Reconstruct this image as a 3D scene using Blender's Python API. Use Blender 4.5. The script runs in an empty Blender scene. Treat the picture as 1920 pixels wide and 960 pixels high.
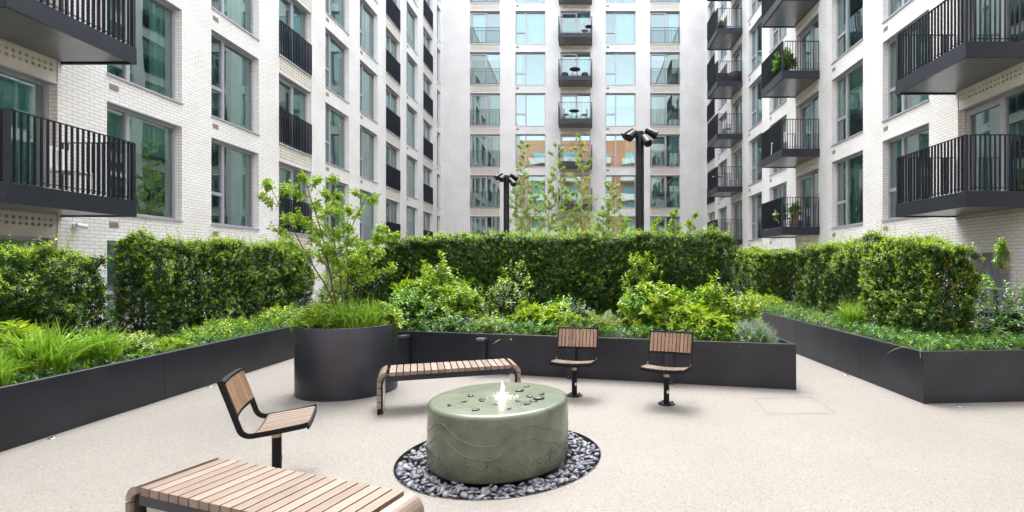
import bpy, bmesh, math, random
import numpy as np
from mathutils import Vector, Matrix
R = math.radians
S = bpy.context.scene
COL = S.collection
random.seed(7); RNG = np.random.default_rng(11)

# ------------------------------------------------------------------ camera, sky, sun, exposure
F, PX, PY, CH = 940.0, 1090.0, 498.0, 1.6           # focal length (px of a 1920 px wide frame), vanishing point, eye height
cd = bpy.data.cameras.new('camera'); cam = bpy.data.objects.new('camera', cd); COL.objects.link(cam)
cam.location = (0, 0, CH); cam.rotation_euler = (R(90), 0, 0)
cd.sensor_width = 36; cd.lens = F / 1920 * 36
cd.shift_x = -(PX - 960) / 1920; cd.shift_y = (PY - 480) / 1920
cd.clip_start = .05; cd.clip_end = 2000
S.camera = cam
W = bpy.data.worlds.new('World'); S.world = W; W.use_nodes = True
wn = W.node_tree; bg = wn.nodes['Background']
sky = wn.nodes.new('ShaderNodeTexSky'); sky.sky_type = 'NISHITA'; sky.sun_disc = False
SUN_EL, SUN_AZ = 68, 346                             # azimuth clockwise from +Y
sky.sun_elevation = R(SUN_EL); sky.sun_rotation = R(SUN_AZ); sky.dust_density = 3.0; sky.ozone_density = 1.0
hs = wn.nodes.new('ShaderNodeHueSaturation'); hs.inputs['Saturation'].default_value = .32
wn.links.new(sky.outputs[0], hs.inputs['Color']); wn.links.new(hs.outputs[0], bg.inputs[0])
bg.inputs[1].default_value = .15
sd = bpy.data.lights.new('sun', 'SUN'); sd.energy = .5; sd.angle = R(32); sd.color = (1, .97, .92)
so = bpy.data.objects.new('sun', sd); COL.objects.link(so); so.location = (0, 20, 40)
_d = Vector((math.sin(R(SUN_AZ)) * math.cos(R(SUN_EL)), math.cos(R(SUN_AZ)) * math.cos(R(SUN_EL)), math.sin(R(SUN_EL))))
so.rotation_euler = _d.to_track_quat('Z', 'Y').to_euler()
S.view_settings.view_transform = 'Standard'; S.view_settings.look = 'None'
S.view_settings.exposure = 2.75; S.view_settings.gamma = 1
S.render.engine = 'CYCLES'
S.cycles.max_bounces = 8; S.cycles.transparent_max_bounces = 12; S.cycles.use_denoising = True

def at(px, py, Y):                                   # a point of the photograph at depth Y
    return Vector(((px - PX) * Y / F, Y, CH - (py - PY) * Y / F))

# ------------------------------------------------------------------ materials
MATS = {}
def mat(name, color=(.5, .5, .5), rough=.5, metal=0., spec=.5, coat=0., var=0., vscale=8., bump=0., bscale=60.):
    m = bpy.data.materials.new(name); m.use_nodes = True; MATS[name] = m
    nt = m.node_tree; p = nt.nodes['Principled BSDF']
    p.inputs['Base Color'].default_value = (*color, 1); p.inputs['Roughness'].default_value = rough
    p.inputs['Metallic'].default_value = metal; p.inputs['Specular IOR Level'].default_value = spec
    p.inputs['Coat Weight'].default_value = coat; p.inputs['Coat Roughness'].default_value = .08
    tc = nt.nodes.new('ShaderNodeTexCoord')
    if var:
        n = nt.nodes.new('ShaderNodeTexNoise'); n.inputs['Scale'].default_value = vscale; n.inputs['Detail'].default_value = 5
        nt.links.new(tc.outputs['Object'], n.inputs['Vector'])
        r = nt.nodes.new('ShaderNodeValToRGB'); e = r.color_ramp.elements
        e[0].position = .3; e[1].position = .7
        e[0].color = (*[c * (1 - var) for c in color], 1); e[1].color = (*[min(1, c * (1 + var)) for c in color], 1)
        nt.links.new(n.outputs['Fac'], r.inputs['Fac']); nt.links.new(r.outputs[0], p.inputs['Base Color'])
    if bump:
        n = nt.nodes.new('ShaderNodeTexNoise'); n.inputs['Scale'].default_value = bscale; n.inputs['Detail'].default_value = 3
        nt.links.new(tc.outputs['Object'], n.inputs['Vector'])
        b = nt.nodes.new('ShaderNodeBump'); b.inputs['Strength'].default_value = bump; b.inputs['Distance'].default_value = .01
        nt.links.new(n.outputs['Fac'], b.inputs['Height']); nt.links.new(b.outputs[0], p.inputs['Normal'])
    return m

def brick_mat(name, c1, c2, mortar, bw=.225, rh=.075, ms=.010):
    m = bpy.data.materials.new(name); m.use_nodes = True; nt = m.node_tree; L = nt.links; p = nt.nodes['Principled BSDF']
    tc = nt.nodes.new('ShaderNodeTexCoord'); sp = nt.nodes.new('ShaderNodeSeparateXYZ'); L.new(tc.outputs['Object'], sp.inputs[0])
    ad = nt.nodes.new('ShaderNodeMath'); ad.operation = 'ADD'; L.new(sp.outputs[0], ad.inputs[0]); L.new(sp.outputs[1], ad.inputs[1])
    cb = nt.nodes.new('ShaderNodeCombineXYZ'); L.new(ad.outputs[0], cb.inputs[0]); L.new(sp.outputs[2], cb.inputs[1])
    b = nt.nodes.new('ShaderNodeTexBrick'); L.new(cb.outputs[0], b.inputs['Vector'])
    b.inputs['Scale'].default_value = 1; b.inputs['Brick Width'].default_value = bw; b.inputs['Row Height'].default_value = rh
    b.inputs['Mortar Size'].default_value = ms * .5; b.inputs['Mortar Smooth'].default_value = .1; b.inputs['Bias'].default_value = -.1
    b.inputs['Color1'].default_value = (*c1, 1); b.inputs['Color2'].default_value = (*c2, 1); b.inputs['Mortar'].default_value = (*mortar, 1)
    n = nt.nodes.new('ShaderNodeTexNoise'); n.inputs['Scale'].default_value = .9; n.inputs['Detail'].default_value = 6; L.new(tc.outputs['Object'], n.inputs['Vector'])
    mr = nt.nodes.new('ShaderNodeMapRange'); mr.inputs[1].default_value = .25; mr.inputs[2].default_value = .75; mr.inputs[3].default_value = .9; mr.inputs[4].default_value = 1.06
    L.new(n.outputs['Fac'], mr.inputs[0])
    mx = nt.nodes.new('ShaderNodeMix'); mx.data_type = 'RGBA'; mx.blend_type = 'MULTIPLY'; mx.inputs[0].default_value = 1
    L.new(b.outputs['Color'], mx.inputs[6]); L.new(mr.outputs[0], mx.inputs[7]); L.new(mx.outputs[2], p.inputs['Base Color'])
    p.inputs['Roughness'].default_value = .45
    bp = nt.nodes.new('ShaderNodeBump'); bp.inputs['Strength'].default_value = .5; bp.inputs['Distance'].default_value = .006; bp.invert = True
    L.new(b.outputs['Fac'], bp.inputs['Height']); L.new(bp.outputs[0], p.inputs['Normal'])
    return m

def leaf_mat(name, cols, rough=.4, trans=.3, spec=.4):
    m = bpy.data.materials.new(name); m.use_nodes = True; nt = m.node_tree; L = nt.links; p = nt.nodes['Principled BSDF']
    g = nt.nodes.new('ShaderNodeNewGeometry'); r = nt.nodes.new('ShaderNodeValToRGB'); cr = r.color_ramp
    for i, c in enumerate(cols):
        e = cr.elements[i] if i < 2 else cr.elements.new(i / (len(cols) - 1))
        e.position = i / (len(cols) - 1); e.color = (*c, 1)
    for i, c in enumerate(cols):
        cr.elements[i].position = i / (len(cols) - 1); cr.elements[i].color = (*c, 1)
    L.new(g.outputs['Random Per Island'], r.inputs['Fac']); L.new(r.outputs[0], p.inputs['Base Color'])
    p.inputs['Roughness'].default_value = rough; p.inputs['Specular IOR Level'].default_value = spec
    t = nt.nodes.new('ShaderNodeBsdfTranslucent'); L.new(r.outputs[0], t.inputs['Color'])
    mx = nt.nodes.new('ShaderNodeMixShader'); mx.inputs[0].default_value = trans
    L.new(p.outputs[0], mx.inputs[1]); L.new(t.outputs[0], mx.inputs[2]); L.new(mx.outputs[0], nt.nodes['Material Output'].inputs[0])
    return m

def glass_mat(name, tint, refl):
    m = bpy.data.materials.new(name); m.use_nodes = True; nt = m.node_tree; L = nt.links; nt.nodes.remove(nt.nodes['Principled BSDF'])
    t = nt.nodes.new('ShaderNodeBsdfTransparent'); t.inputs[0].default_value = (*tint, 1)
    g = nt.nodes.new('ShaderNodeBsdfGlossy'); g.inputs['Roughness'].default_value = .0; g.inputs[0].default_value = (.76, .92, .90, 1)
    lw = nt.nodes.new('ShaderNodeFresnel'); lw.inputs[0].default_value = 1.5
    ad = nt.nodes.new('ShaderNodeMath'); ad.operation = 'ADD'; ad.use_clamp = True; ad.inputs[1].default_value = refl; L.new(lw.outputs[0], ad.inputs[0])
    tc = nt.nodes.new('ShaderNodeTexCoord'); n = nt.nodes.new('ShaderNodeTexNoise'); n.inputs['Scale'].default_value = 1.1; n.inputs['Detail'].default_value = 0
    L.new(tc.outputs['Object'], n.inputs['Vector'])
    b = nt.nodes.new('ShaderNodeBump'); b.inputs['Strength'].default_value = .12; b.inputs['Distance'].default_value = .02; L.new(n.outputs['Fac'], b.inputs['Height'])
    L.new(b.outputs[0], g.inputs['Normal'])
    mx = nt.nodes.new('ShaderNodeMixShader'); L.new(ad.outputs[0], mx.inputs[0]); L.new(t.outputs[0], mx.inputs[1]); L.new(g.outputs[0], mx.inputs[2])
    L.new(mx.outputs[0], nt.nodes['Material Output'].inputs[0])
    return m

def wood_mat(name, c1, c2, rough=.55):
    m = bpy.data.materials.new(name); m.use_nodes = True; nt = m.node_tree; L = nt.links; p = nt.nodes['Principled BSDF']
    tc = nt.nodes.new('ShaderNodeTexCoord'); mp = nt.nodes.new('ShaderNodeMapping'); mp.inputs['Scale'].default_value = (30, 30, 30)
    g = nt.nodes.new('ShaderNodeObjectInfo')
    n = nt.nodes.new('ShaderNodeTexNoise'); n.noise_dimensions = '4D'; n.inputs['Scale'].default_value = 1; n.inputs['Detail'].default_value = 5
    # grain runs with the UV's first axis
    uv = nt.nodes.new('ShaderNodeUVMap'); mp.inputs['Scale'].default_value = (6, 90, 1); L.new(uv.outputs[0], mp.inputs[0])
    L.new(mp.outputs[0], n.inputs['Vector'])
    ml = nt.nodes.new('ShaderNodeMath'); ml.operation = 'MULTIPLY'; ml.inputs[1].default_value = 37; L.new(g.outputs['Random'], ml.inputs[0]); L.new(ml.outputs[0], n.inputs['W'])
    ad = nt.nodes.new('ShaderNodeMath'); ad.operation = 'MULTIPLY_ADD'; ad.inputs[1].default_value = .42; L.new(g.outputs['Random'], ad.inputs[0])
    s = nt.nodes.new('ShaderNodeMath'); s.operation = 'MULTIPLY_ADD'; s.inputs[1].default_value = .9; s.inputs[2].default_value = -.10; L.new(n.outputs['Fac'], s.inputs[0]); L.new(s.outputs[0], ad.inputs[2])
    r = nt.nodes.new('ShaderNodeValToRGB'); r.color_ramp.elements[0].color = (*c1, 1); r.color_ramp.elements[1].color = (*c2, 1)
    L.new(ad.outputs[0], r.inputs[0]); L.new(r.outputs[0], p.inputs['Base Color']); p.inputs['Roughness'].default_value = rough; p.inputs['Specular IOR Level'].default_value = .75
    b = nt.nodes.new('ShaderNodeBump'); b.inputs['Strength'].default_value = .25; b.inputs['Distance'].default_value = .003; L.new(n.outputs['Fac'], b.inputs['Height']); L.new(b.outputs[0], p.inputs['Normal'])
    return m

def paving_mat():
    m = bpy.data.materials.new('resin_gravel'); m.use_nodes = True; nt = m.node_tree; L = nt.links; p = nt.nodes['Principled BSDF']
    tc = nt.nodes.new('ShaderNodeTexCoord')
    v = nt.nodes.new('ShaderNodeTexVoronoi'); v.inputs['Scale'].default_value = 125; L.new(tc.outputs['Object'], v.inputs['Vector'])
    sx = nt.nodes.new('ShaderNodeSeparateColor'); L.new(v.outputs['Color'], sx.inputs[0])
    r = nt.nodes.new('ShaderNodeValToRGB'); cr = r.color_ramp
    cols = [(0, (0.1139, 0.0906, 0.0717)), (0.1, (0.1531, 0.1377, 0.1184)), (0.35, (0.178, 0.166, 0.1471)), (0.65, (0.1887, 0.179, 0.1621)), (0.9, (0.2051, 0.1986, 0.1843)), (1, (0.146, 0.1384, 0.1263))]
    for i, (q, c) in enumerate(cols):
        e = cr.elements[i] if i < 2 else cr.elements.new(q); e.position = q; e.color = (*c, 1)
    for i, (q, c) in enumerate(cols): cr.elements[i].position = q; cr.elements[i].color = (*c, 1)
    L.new(sx.outputs[0], r.inputs[0])
    n = nt.nodes.new('ShaderNodeTexNoise'); n.inputs['Scale'].default_value = .7; n.inputs['Detail'].default_value = 6; n.inputs['Roughness'].default_value = .65
    L.new(tc.outputs['Object'], n.inputs['Vector'])
    mr = nt.nodes.new('ShaderNodeMapRange'); mr.inputs[1].default_value = .3; mr.inputs[2].default_value = .7; mr.inputs[3].default_value = .90; mr.inputs[4].default_value = 1.04; L.new(n.outputs['Fac'], mr.inputs[0])
    mx = nt.nodes.new('ShaderNodeMix'); mx.data_type = 'RGBA'; mx.blend_type = 'MULTIPLY'; mx.inputs[0].default_value = 1
    L.new(r.outputs[0], mx.inputs[6]); L.new(mr.outputs[0], mx.inputs[7]); L.new(mx.outputs[2], p.inputs['Base Color'])
    p.inputs['Roughness'].default_value = .7
    b = nt.nodes.new('ShaderNodeBump'); b.inputs['Strength'].default_value = .5; b.inputs['Distance'].default_value = .003; b.invert = True; L.new(v.outputs['Distance'], b.inputs['Height']); L.new(b.outputs[0], p.inputs['Normal'])
    return m

def fountain_mat():
    m = bpy.data.materials.new('green_glaze'); m.use_nodes = True; nt = m.node_tree; L = nt.links; p = nt.nodes['Principled BSDF']
    tc = nt.nodes.new('ShaderNodeTexCoord')
    n = nt.nodes.new('ShaderNodeTexNoise'); n.inputs['Scale'].default_value = 7; n.inputs['Detail'].default_value = 8; n.inputs['Roughness'].default_value = .65; L.new(tc.outputs['Object'], n.inputs['Vector'])
    r = nt.nodes.new('ShaderNodeValToRGB'); e = r.color_ramp.elements; e[0].position = .32; e[1].position = .68
    e[0].color = (.062, .082, .052, 1); e[1].color = (.130, .148, .098, 1)
    L.new(n.outputs['Fac'], r.inputs[0]); L.new(r.outputs[0], p.inputs['Base Color'])
    p.inputs['Roughness'].default_value = .4; p.inputs['Coat Weight'].default_value = .55; p.inputs['Coat Roughness'].default_value = .12
    # ripples only where water lies on the flat top
    w = nt.nodes.new('ShaderNodeTexWave'); w.wave_type = 'RINGS'; w.rings_direction = 'Z'; w.inputs['Scale'].default_value = 5.5; w.inputs['Distortion'].default_value = 5; w.inputs['Detail'].default_value = 3; w.inputs['Detail Scale'].default_value = 1.6
    L.new(tc.outputs['Object'], w.inputs['Vector'])
    n2 = nt.nodes.new('ShaderNodeTexNoise'); n2.inputs['Scale'].default_value = 38; n2.inputs['Detail'].default_value = 4; L.new(tc.outputs['Object'], n2.inputs['Vector'])
    sp = nt.nodes.new('ShaderNodeSeparateXYZ'); L.new(tc.outputs['Object'], sp.inputs[0])
    gt = nt.nodes.new('ShaderNodeMath'); gt.operation = 'GREATER_THAN'; gt.inputs[1].default_value = .492; L.new(sp.outputs[2], gt.inputs[0])
    mxx = nt.nodes.new('ShaderNodeMix'); L.new(gt.outputs[0], mxx.inputs[0]); L.new(n2.outputs['Fac'], mxx.inputs[2]); L.new(w.outputs['Fac'], mxx.inputs[3])
    b = nt.nodes.new('ShaderNodeBump'); b.inputs['Strength'].default_value = .22; b.inputs['Distance'].default_value = .004; L.new(mxx.outputs[0], b.inputs['Height'])
    L.new(b.outputs[0], p.inputs['Normal']); L.new(b.outputs[0], p.inputs['Coat Normal'])
    return m

BRICK = brick_mat('cream_brick', (.88, .872, .85), (.83, .818, .79), (.47, .43, .355))
PRECAST = mat('precast_cream', (.70, .66, .58), .6, var=.06, vscale=3)
ALU = mat('grey_aluminium', (.42, .42, .46), .4, .3, var=.05)
SILL = mat('sill_metal', (.50, .50, .54), .35, .4)
DARK = mat('dark_powder_coat', (.0165, .0192, .0300), .38, .0, .45, var=.15, vscale=2.5, bump=.05, bscale=220)
PLANTM = mat('planter_steel', (.0165, .0180, .0255), .38, .0, .45, var=.32, vscale=2.3, bump=.06, bscale=260)
SOFF = mat('soffit_metal', (.20, .20, .21), .28, .7, var=.1, vscale=2)
BLK = mat('black_paint', (.006, .006, .008), .5, spec=.25)
STEEL = mat('brushed_steel', (.55, .55, .55), .28, 1., var=.08, vscale=20)
BRONZE = mat('bronze_collar', (.42, .33, .24), .35, .9)
GLASS = glass_mat('window_glass', (.42, .73, .67), .25)
ROOM = mat('room_paint', (.55, .58, .55), .9)
CURT = mat('curtain_cloth', (.76, .80, .80), .9, var=.06, vscale=1.5)
SOIL = mat('planter_soil', (.030, .020, .013), .95, var=.4, vscale=14, bump=.8, bscale=25)
BARK = mat('bark', (.10, .065, .045), .85, var=.3, vscale=30, bump=.5)
BIRCH = mat('pale_bark', (.40, .33, .25), .8, var=.3, vscale=25)
VENT = mat('vent_clay', (.36, .30, .25), .8)
WOOD = wood_mat('weathered_hardwood', (.090, .055, .037), (.285, .222, .175), .42)
WOODW = wood_mat('oiled_hardwood', (.10, .048, .026), (.34, .21, .13))
WHITE = mat('white_plastic', (.75, .75, .74), .4)
WICK = mat('dark_wicker', (.05, .035, .035), .7, bump=.6, bscale=90)
TERRA = mat('terracotta', (.42, .19, .10), .8)
BLUE = mat('blue_plastic', (.03, .08, .30), .4)
CORR = mat('grey_louvre', (.24, .24, .27), .5)
BRED = brick_mat('orange_brick', (.62, .23, .10), (.52, .18, .08), (.45, .40, .36))
RENDER = mat('pale_render', (.72, .72, .70), .8)
SLATE = mat('slate_pebble', (.11, .117, .143), .5, var=.35, vscale=18, bump=.15, bscale=80)
SLATEW = mat('wet_stone', (.022, .021, .021), .42, var=.5, vscale=18)
WATER = bpy.data.materials.new('aerated_water'); WATER.use_nodes = True
_p = WATER.node_tree.nodes['Principled BSDF']; _p.inputs['Base Color'].default_value = (.72, .73, .73, 1); _p.inputs['Roughness'].default_value = .15
_p.inputs['Subsurface Weight'].default_value = .6; _p.inputs['Subsurface Radius'].default_value = (.05, .05, .05)
PAVE = paving_mat(); GLAZE = fountain_mat()
HEDGE = leaf_mat('hedge_leaf', [(.026, .072, .011), (.043, .110, .016), (.072, .155, .024)], .45, .22, .4)
YOUNG = leaf_mat('young_leaf', [(.15, .27, .010), (.26, .39, .014), (.40, .50, .03)], .4, .35)
FRESH = leaf_mat('fresh_leaf', [(.055, .165, .010), (.12, .28, .016), (.22, .40, .028)], .35, .35)
DEEP = leaf_mat('glossy_deep_leaf', [(.018, .055, .016), (.035, .09, .025), (.06, .13, .03)], .25, .2, .6)
TREE = leaf_mat('tree_leaf', [(.14, .28, .015), (.23, .38, .025), (.34, .48, .05)], .45, .45)
BIRL = leaf_mat('birch_leaf', [(.20, .34, .05), (.30, .45, .08), (.42, .55, .14)], .5, .5)
GRASSM = leaf_mat('grass_blade', [(.12, .28, .018), (.21, .39, .028), (.33, .50, .06)], .4, .4)
YELG = leaf_mat('yellow_grass_blade', [(.26, .30, .04), (.42, .42, .06), (.55, .48, .10)], .45, .4)
FERNM = leaf_mat('fern_frond', [(.10, .17, .03), (.17, .23, .04), (.26, .26, .06)], .5, .35)
SILVER = leaf_mat('grey_green_leaf', [(.14, .21, .15), (.22, .29, .21), (.30, .36, .27)], .6, .25)
COVER = leaf_mat('cover_leaf', [(.045, .12, .035), (.09, .20, .05), (.16, .30, .09)], .4, .3)
VARIE = leaf_mat('variegated_leaf', [(.12, .22, .03), (.30, .38, .08), (.55, .55, .22)], .4, .3)

# ------------------------------------------------------------------ mesh builders
class MB:
    def __init__(s): s.v = []; s.f = []; s.m = []; s.uv = []; s.sm = []
    def face(s, pts, m=0, uv=None, smooth=False):
        i = len(s.v); s.v += [tuple(p) for p in pts]; s.f.append(tuple(range(i, i + len(pts)))); s.m.append(m); s.sm.append(smooth)
        s.uv.append(uv or [(0, 0)] * len(pts))
    def idx(s, verts, faces, m=0, smooth=False, uvs=None):
        i = len(s.v); s.v += [tuple(p) for p in verts]
        for k, f in enumerate(faces):
            s.f.append(tuple(i + a for a in f)); s.m.append(m); s.sm.append(smooth); s.uv.append(uvs[k] if uvs else [(0, 0)] * len(f))
    def box(s, a, b, m=0, M=None, bev=0., grain=None):
        x0, y0, z0 = a; x1, y1, z1 = b
        if bev <= 0:
            c = [Vector(p) for p in [(x0,y0,z0),(x1,y0,z0),(x1,y1,z0),(x0,y1,z0),(x0,y0,z1),(x1,y0,z1),(x1,y1,z1),(x0,y1,z1)]]
            fs = [(0,3,2,1),(4,5,6,7),(0,1,5,4),(1,2,6,5),(2,3,7,6),(3,0,4,7)]
        else:
            bm = bmesh.new(); bmesh.ops.create_cube(bm, size=1)
            for v in bm.verts: v.co = Vector(((x0+x1)/2 + v.co.x*(x1-x0), (y0+y1)/2 + v.co.y*(y1-y0), (z0+z1)/2 + v.co.z*(z1-z0)))
            bmesh.ops.bevel(bm, geom=list(bm.edges), offset=bev, segments=2, affect='EDGES', profile=.6)
            bm.verts.index_update(); c = [v.co.copy() for v in bm.verts]; fs = [tuple(v.index for v in f.verts) for f in bm.faces]; bm.free()
        uvs = None
        if grain is not None:
            o = [k for k in range(3) if k != grain]
            uvs = [[(c[i][grain], c[i][o[0]] + c[i][o[1]]) for i in f] for f in fs]
        if M is not None: c = [M @ p for p in c]
        s.idx(c, fs, m, uvs=uvs)
    def tube(s, path, rad, n=8, m=0, cap=True, smooth=True, flat=1.):
        path = [Vector(p) for p in path]; rad = [rad] * len(path) if not hasattr(rad, '__len__') else rad
        vs = []; up = Vector((0, 0, 1)); t0 = (path[1] - path[0]).normalized()
        a = t0.cross(up) if abs(t0.z) < .95 else t0.cross(Vector((1, 0, 0))); a.normalize()
        for i, p in enumerate(path):
            t = (path[min(i+1, len(path)-1)] - path[max(i-1, 0)]).normalized()
            a = (a - t * a.dot(t)).normalized(); b = t.cross(a)
            for k in range(n):
                th = 2 * math.pi * k / n; vs.append(p + (a * math.cos(th) + b * math.sin(th) * flat) * rad[i])
        fs = [(i*n+k, i*n+(k+1) % n, (i+1)*n+(k+1) % n, (i+1)*n+k) for i in range(len(path)-1) for k in range(n)]
        s.idx(vs, fs, m, smooth)
        if cap: s.face([vs[k] for k in range(n)][::-1], m); s.face(vs[-n:], m)
    def lathe(s, prof, n=32, m=0, c=(0, 0, 0), smooth=True, sx=1, sy=1, cap=True):
        c = Vector(c); vs = [c + Vector((r*math.cos(2*math.pi*k/n)*sx, r*math.sin(2*math.pi*k/n)*sy, z)) for r, z in prof for k in range(n)]
        fs = [(i*n+k, i*n+(k+1) % n, (i+1)*n+(k+1) % n, (i+1)*n+k) for i in range(len(prof)-1) for k in range(n)]
        s.idx(vs, fs, m, smooth)
        if cap:
            s.face(vs[:n][::-1], m, smooth=False); s.face(vs[-n:], m, smooth=False)
    def build(s, name, mats, parent=None, loc=None, rotz=None, smooth=None, merge=False):
        me = bpy.data.meshes.new(name); me.from_pydata(s.v, [], s.f)
        for m in (mats if isinstance(mats, (list, tuple)) else [mats]): me.materials.append(m)
        me.polygons.foreach_set('material_index', s.m)
        me.polygons.foreach_set('use_smooth', s.sm)
        uvl = me.uv_layers.new(name='UVMap'); uvl.data.foreach_set('uv', np.array([c for f in s.uv for p in f for c in p], dtype=np.float32))
        me.update(); o = bpy.data.objects.new(name, me); COL.objects.link(o)
        if parent: o.parent = parent
        if loc is not None: o.location = loc
        if rotz is not None: o.rotation_euler = (0, 0, rotz)
        return o

def tag(o, label=None, cat=None, group=None, kind=None):
    if label: o['label'] = label
    if cat: o['category'] = cat
    if group: o['group'] = group
    if kind: o['kind'] = kind
    return o
def empty(name, loc=(0, 0, 0), rotz=0, label=None, cat=None, group=None):
    o = bpy.data.objects.new(name, None); COL.objects.link(o); o.location = loc; o.rotation_euler = (0, 0, rotz); o.empty_display_size = .2
    return tag(o, label, cat, group)
CHILD = {}
def reg(o, p): CHILD.setdefault(p.name, []).append(o); return o
def copy_tree(o, parent=None, loc=None, rotz=None, label=None):
    c = o.copy(); COL.objects.link(c); c.parent = parent if parent else (o.parent if parent is None else None)
    if loc is not None: c.location = loc
    if rotz is not None: c.rotation_euler = (0, 0, rotz)
    if label: c['label'] = label
    for ch in o.children: copy_tree(ch, c)
    return c

def unit(a): return a / np.maximum(np.linalg.norm(a, axis=-1, keepdims=True), 1e-9)
class LF:                                            # leaf-sized faces gathered with numpy
    def __init__(s): s.V = []; s.T = []; s.M = []; s.n = 0
    def add(s, pos, d, nrm, ln, wd, m=0, fold=.25, bend=.15, shape=6):
        pos = np.asarray(pos, float); N = len(pos)
        if N == 0: return
        d = unit(np.asarray(d, float)); nrm = np.asarray(nrm, float); sd_ = unit(np.cross(d, nrm)); nn = np.cross(sd_, d)
        ln = np.broadcast_to(np.asarray(ln, float), (N,))[:, None]; wd = np.broadcast_to(np.asarray(wd, float), (N,))[:, None]
        if shape == 4:
            V = np.stack([pos, pos + d*ln*.5 + sd_*wd*.5 + nn*wd*fold, pos + d*ln - nn*ln*bend, pos + d*ln*.5 - sd_*wd*.5 + nn*wd*fold], 1)
            F_ = np.array([[0, 1, 2], [0, 2, 3]])
        else:
            tip = pos + d*ln - nn*ln*bend; mid = pos + d*ln*.45 + nn*0
            V = np.stack([pos, pos + d*ln*.32 + sd_*wd*.48 + nn*wd*fold, pos + d*ln*.68 + sd_*wd*.36 + nn*(wd*fold*.6 - ln*bend*.4), tip,
                          pos + d*ln*.68 - sd_*wd*.36 + nn*(wd*fold*.6 - ln*bend*.4), pos + d*ln*.32 - sd_*wd*.48 + nn*wd*fold], 1)
            F_ = np.array([[0, 1, 2], [0, 2, 3], [0, 3, 4], [0, 4, 5]])
        k = V.shape[1]
        T = (s.n + np.arange(N)[:, None, None]*k + F_[None]).reshape(-1, 3)
        s.V.append(V.reshape(-1, 3)); s.T.append(T); s.n += N*k
        mm = np.broadcast_to(np.asarray(m, int), (N,)); s.M.append(np.repeat(mm, len(F_)))
    def strips(s, P, wd, side, m=0):                 # P (N,K,3) spine, wd (N,K)
        N, K, _ = P.shape; side = side[:, None, :]
        V = np.stack([P - side*wd[..., None]*.5, P + side*wd[..., None]*.5], 2).reshape(N, 2*K, 3)
        F_ = []
        for i in range(K-1): F_ += [[2*i, 2*i+1, 2*i+3], [2*i, 2*i+3, 2*i+2]]
        F_ = np.array(F_); T = (s.n + np.arange(N)[:, None, None]*2*K + F_[None]).reshape(-1, 3)
        s.V.append(V.reshape(-1, 3)); s.T.append(T); s.n += N*2*K; s.M.append(np.repeat(np.broadcast_to(np.asarray(m, int), (N,)), len(F_)))
    def build(s, name, mats, parent=None):
        V = np.concatenate(s.V).astype(np.float32); T = np.concatenate(s.T).astype(np.int32); M = np.concatenate(s.M).astype(np.int32)
        me = bpy.data.meshes.new(name); me.vertices.add(len(V)); me.vertices.foreach_set('co', V.ravel())
        me.loops.add(T.size); me.loops.foreach_set('vertex_index', T.ravel())
        me.polygons.add(len(T)); me.polygons.foreach_set('loop_start', np.arange(0, T.size, 3, dtype=np.int32))
        for m in mats: me.materials.append(m)
        me.polygons.foreach_set('material_index', M); me.update(calc_edges=True)
        o = bpy.data.objects.new(name, me); COL.objects.link(o)
        if parent: o.parent = parent
        return o
def rdir(n):
    return unit(RNG.normal(size=(n, 3)))
class Noise:
    def __init__(s, scale, seed, n=14):
        r = np.random.default_rng(seed); s.k = r.normal(size=(n, 3)) * 2 / scale; s.p = r.uniform(0, 6.28, n)
    def __call__(s, P): return np.sin(P @ s.k.T + s.p).mean(1) * 1.9

# ------------------------------------------------------------------ ground
RC = Vector((-.675, 4.225, 0)); RA = R(27); RSX, RSY = 1.03, .965; RR = .825
def oval(r, th, z=0):
    x, y = r*RSX*math.cos(th), r*RSY*math.sin(th); return Vector((RC.x + x*math.cos(RA) - y*math.sin(RA), RC.y + x*math.sin(RA) + y*math.cos(RA), z))
g = MB(); N = 120
for k in range(N):
    a, b = 2*math.pi*k/N, 2*math.pi*(k+1)/N
    for r0, r1 in ((RR, 2.2), (2.2, 12), (12, 400)):
        g.face([oval(r0, a), oval(r1, a), oval(r1, b), oval(r0, b)])
tag(g.build('ground', PAVE), 'pale resin bound gravel paving of the courtyard', 'ground', kind='structure')
g = MB()
for k in range(N):
    a, b = 2*math.pi*k/N, 2*math.pi*(k+1)/N
    g.face([oval(RR, a, .004), oval(RR, b, .004), oval(RR, b, -.14), oval(RR, a, -.14)])
    g.face([oval(RR, a, .004), oval(RR+.004, a, .004), oval(RR+.004, b, .004), oval(RR, b, .004)])
    g.face([oval(RR, a, -.14), oval(RR, b, -.14), oval(.0, b, -.14)])
tag(g.build('pit_edging', mat('edging_steel', (.06, .06, .068), .45)), 'dark steel edging ring round the pebble bed of the fountain', 'edging')

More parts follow.
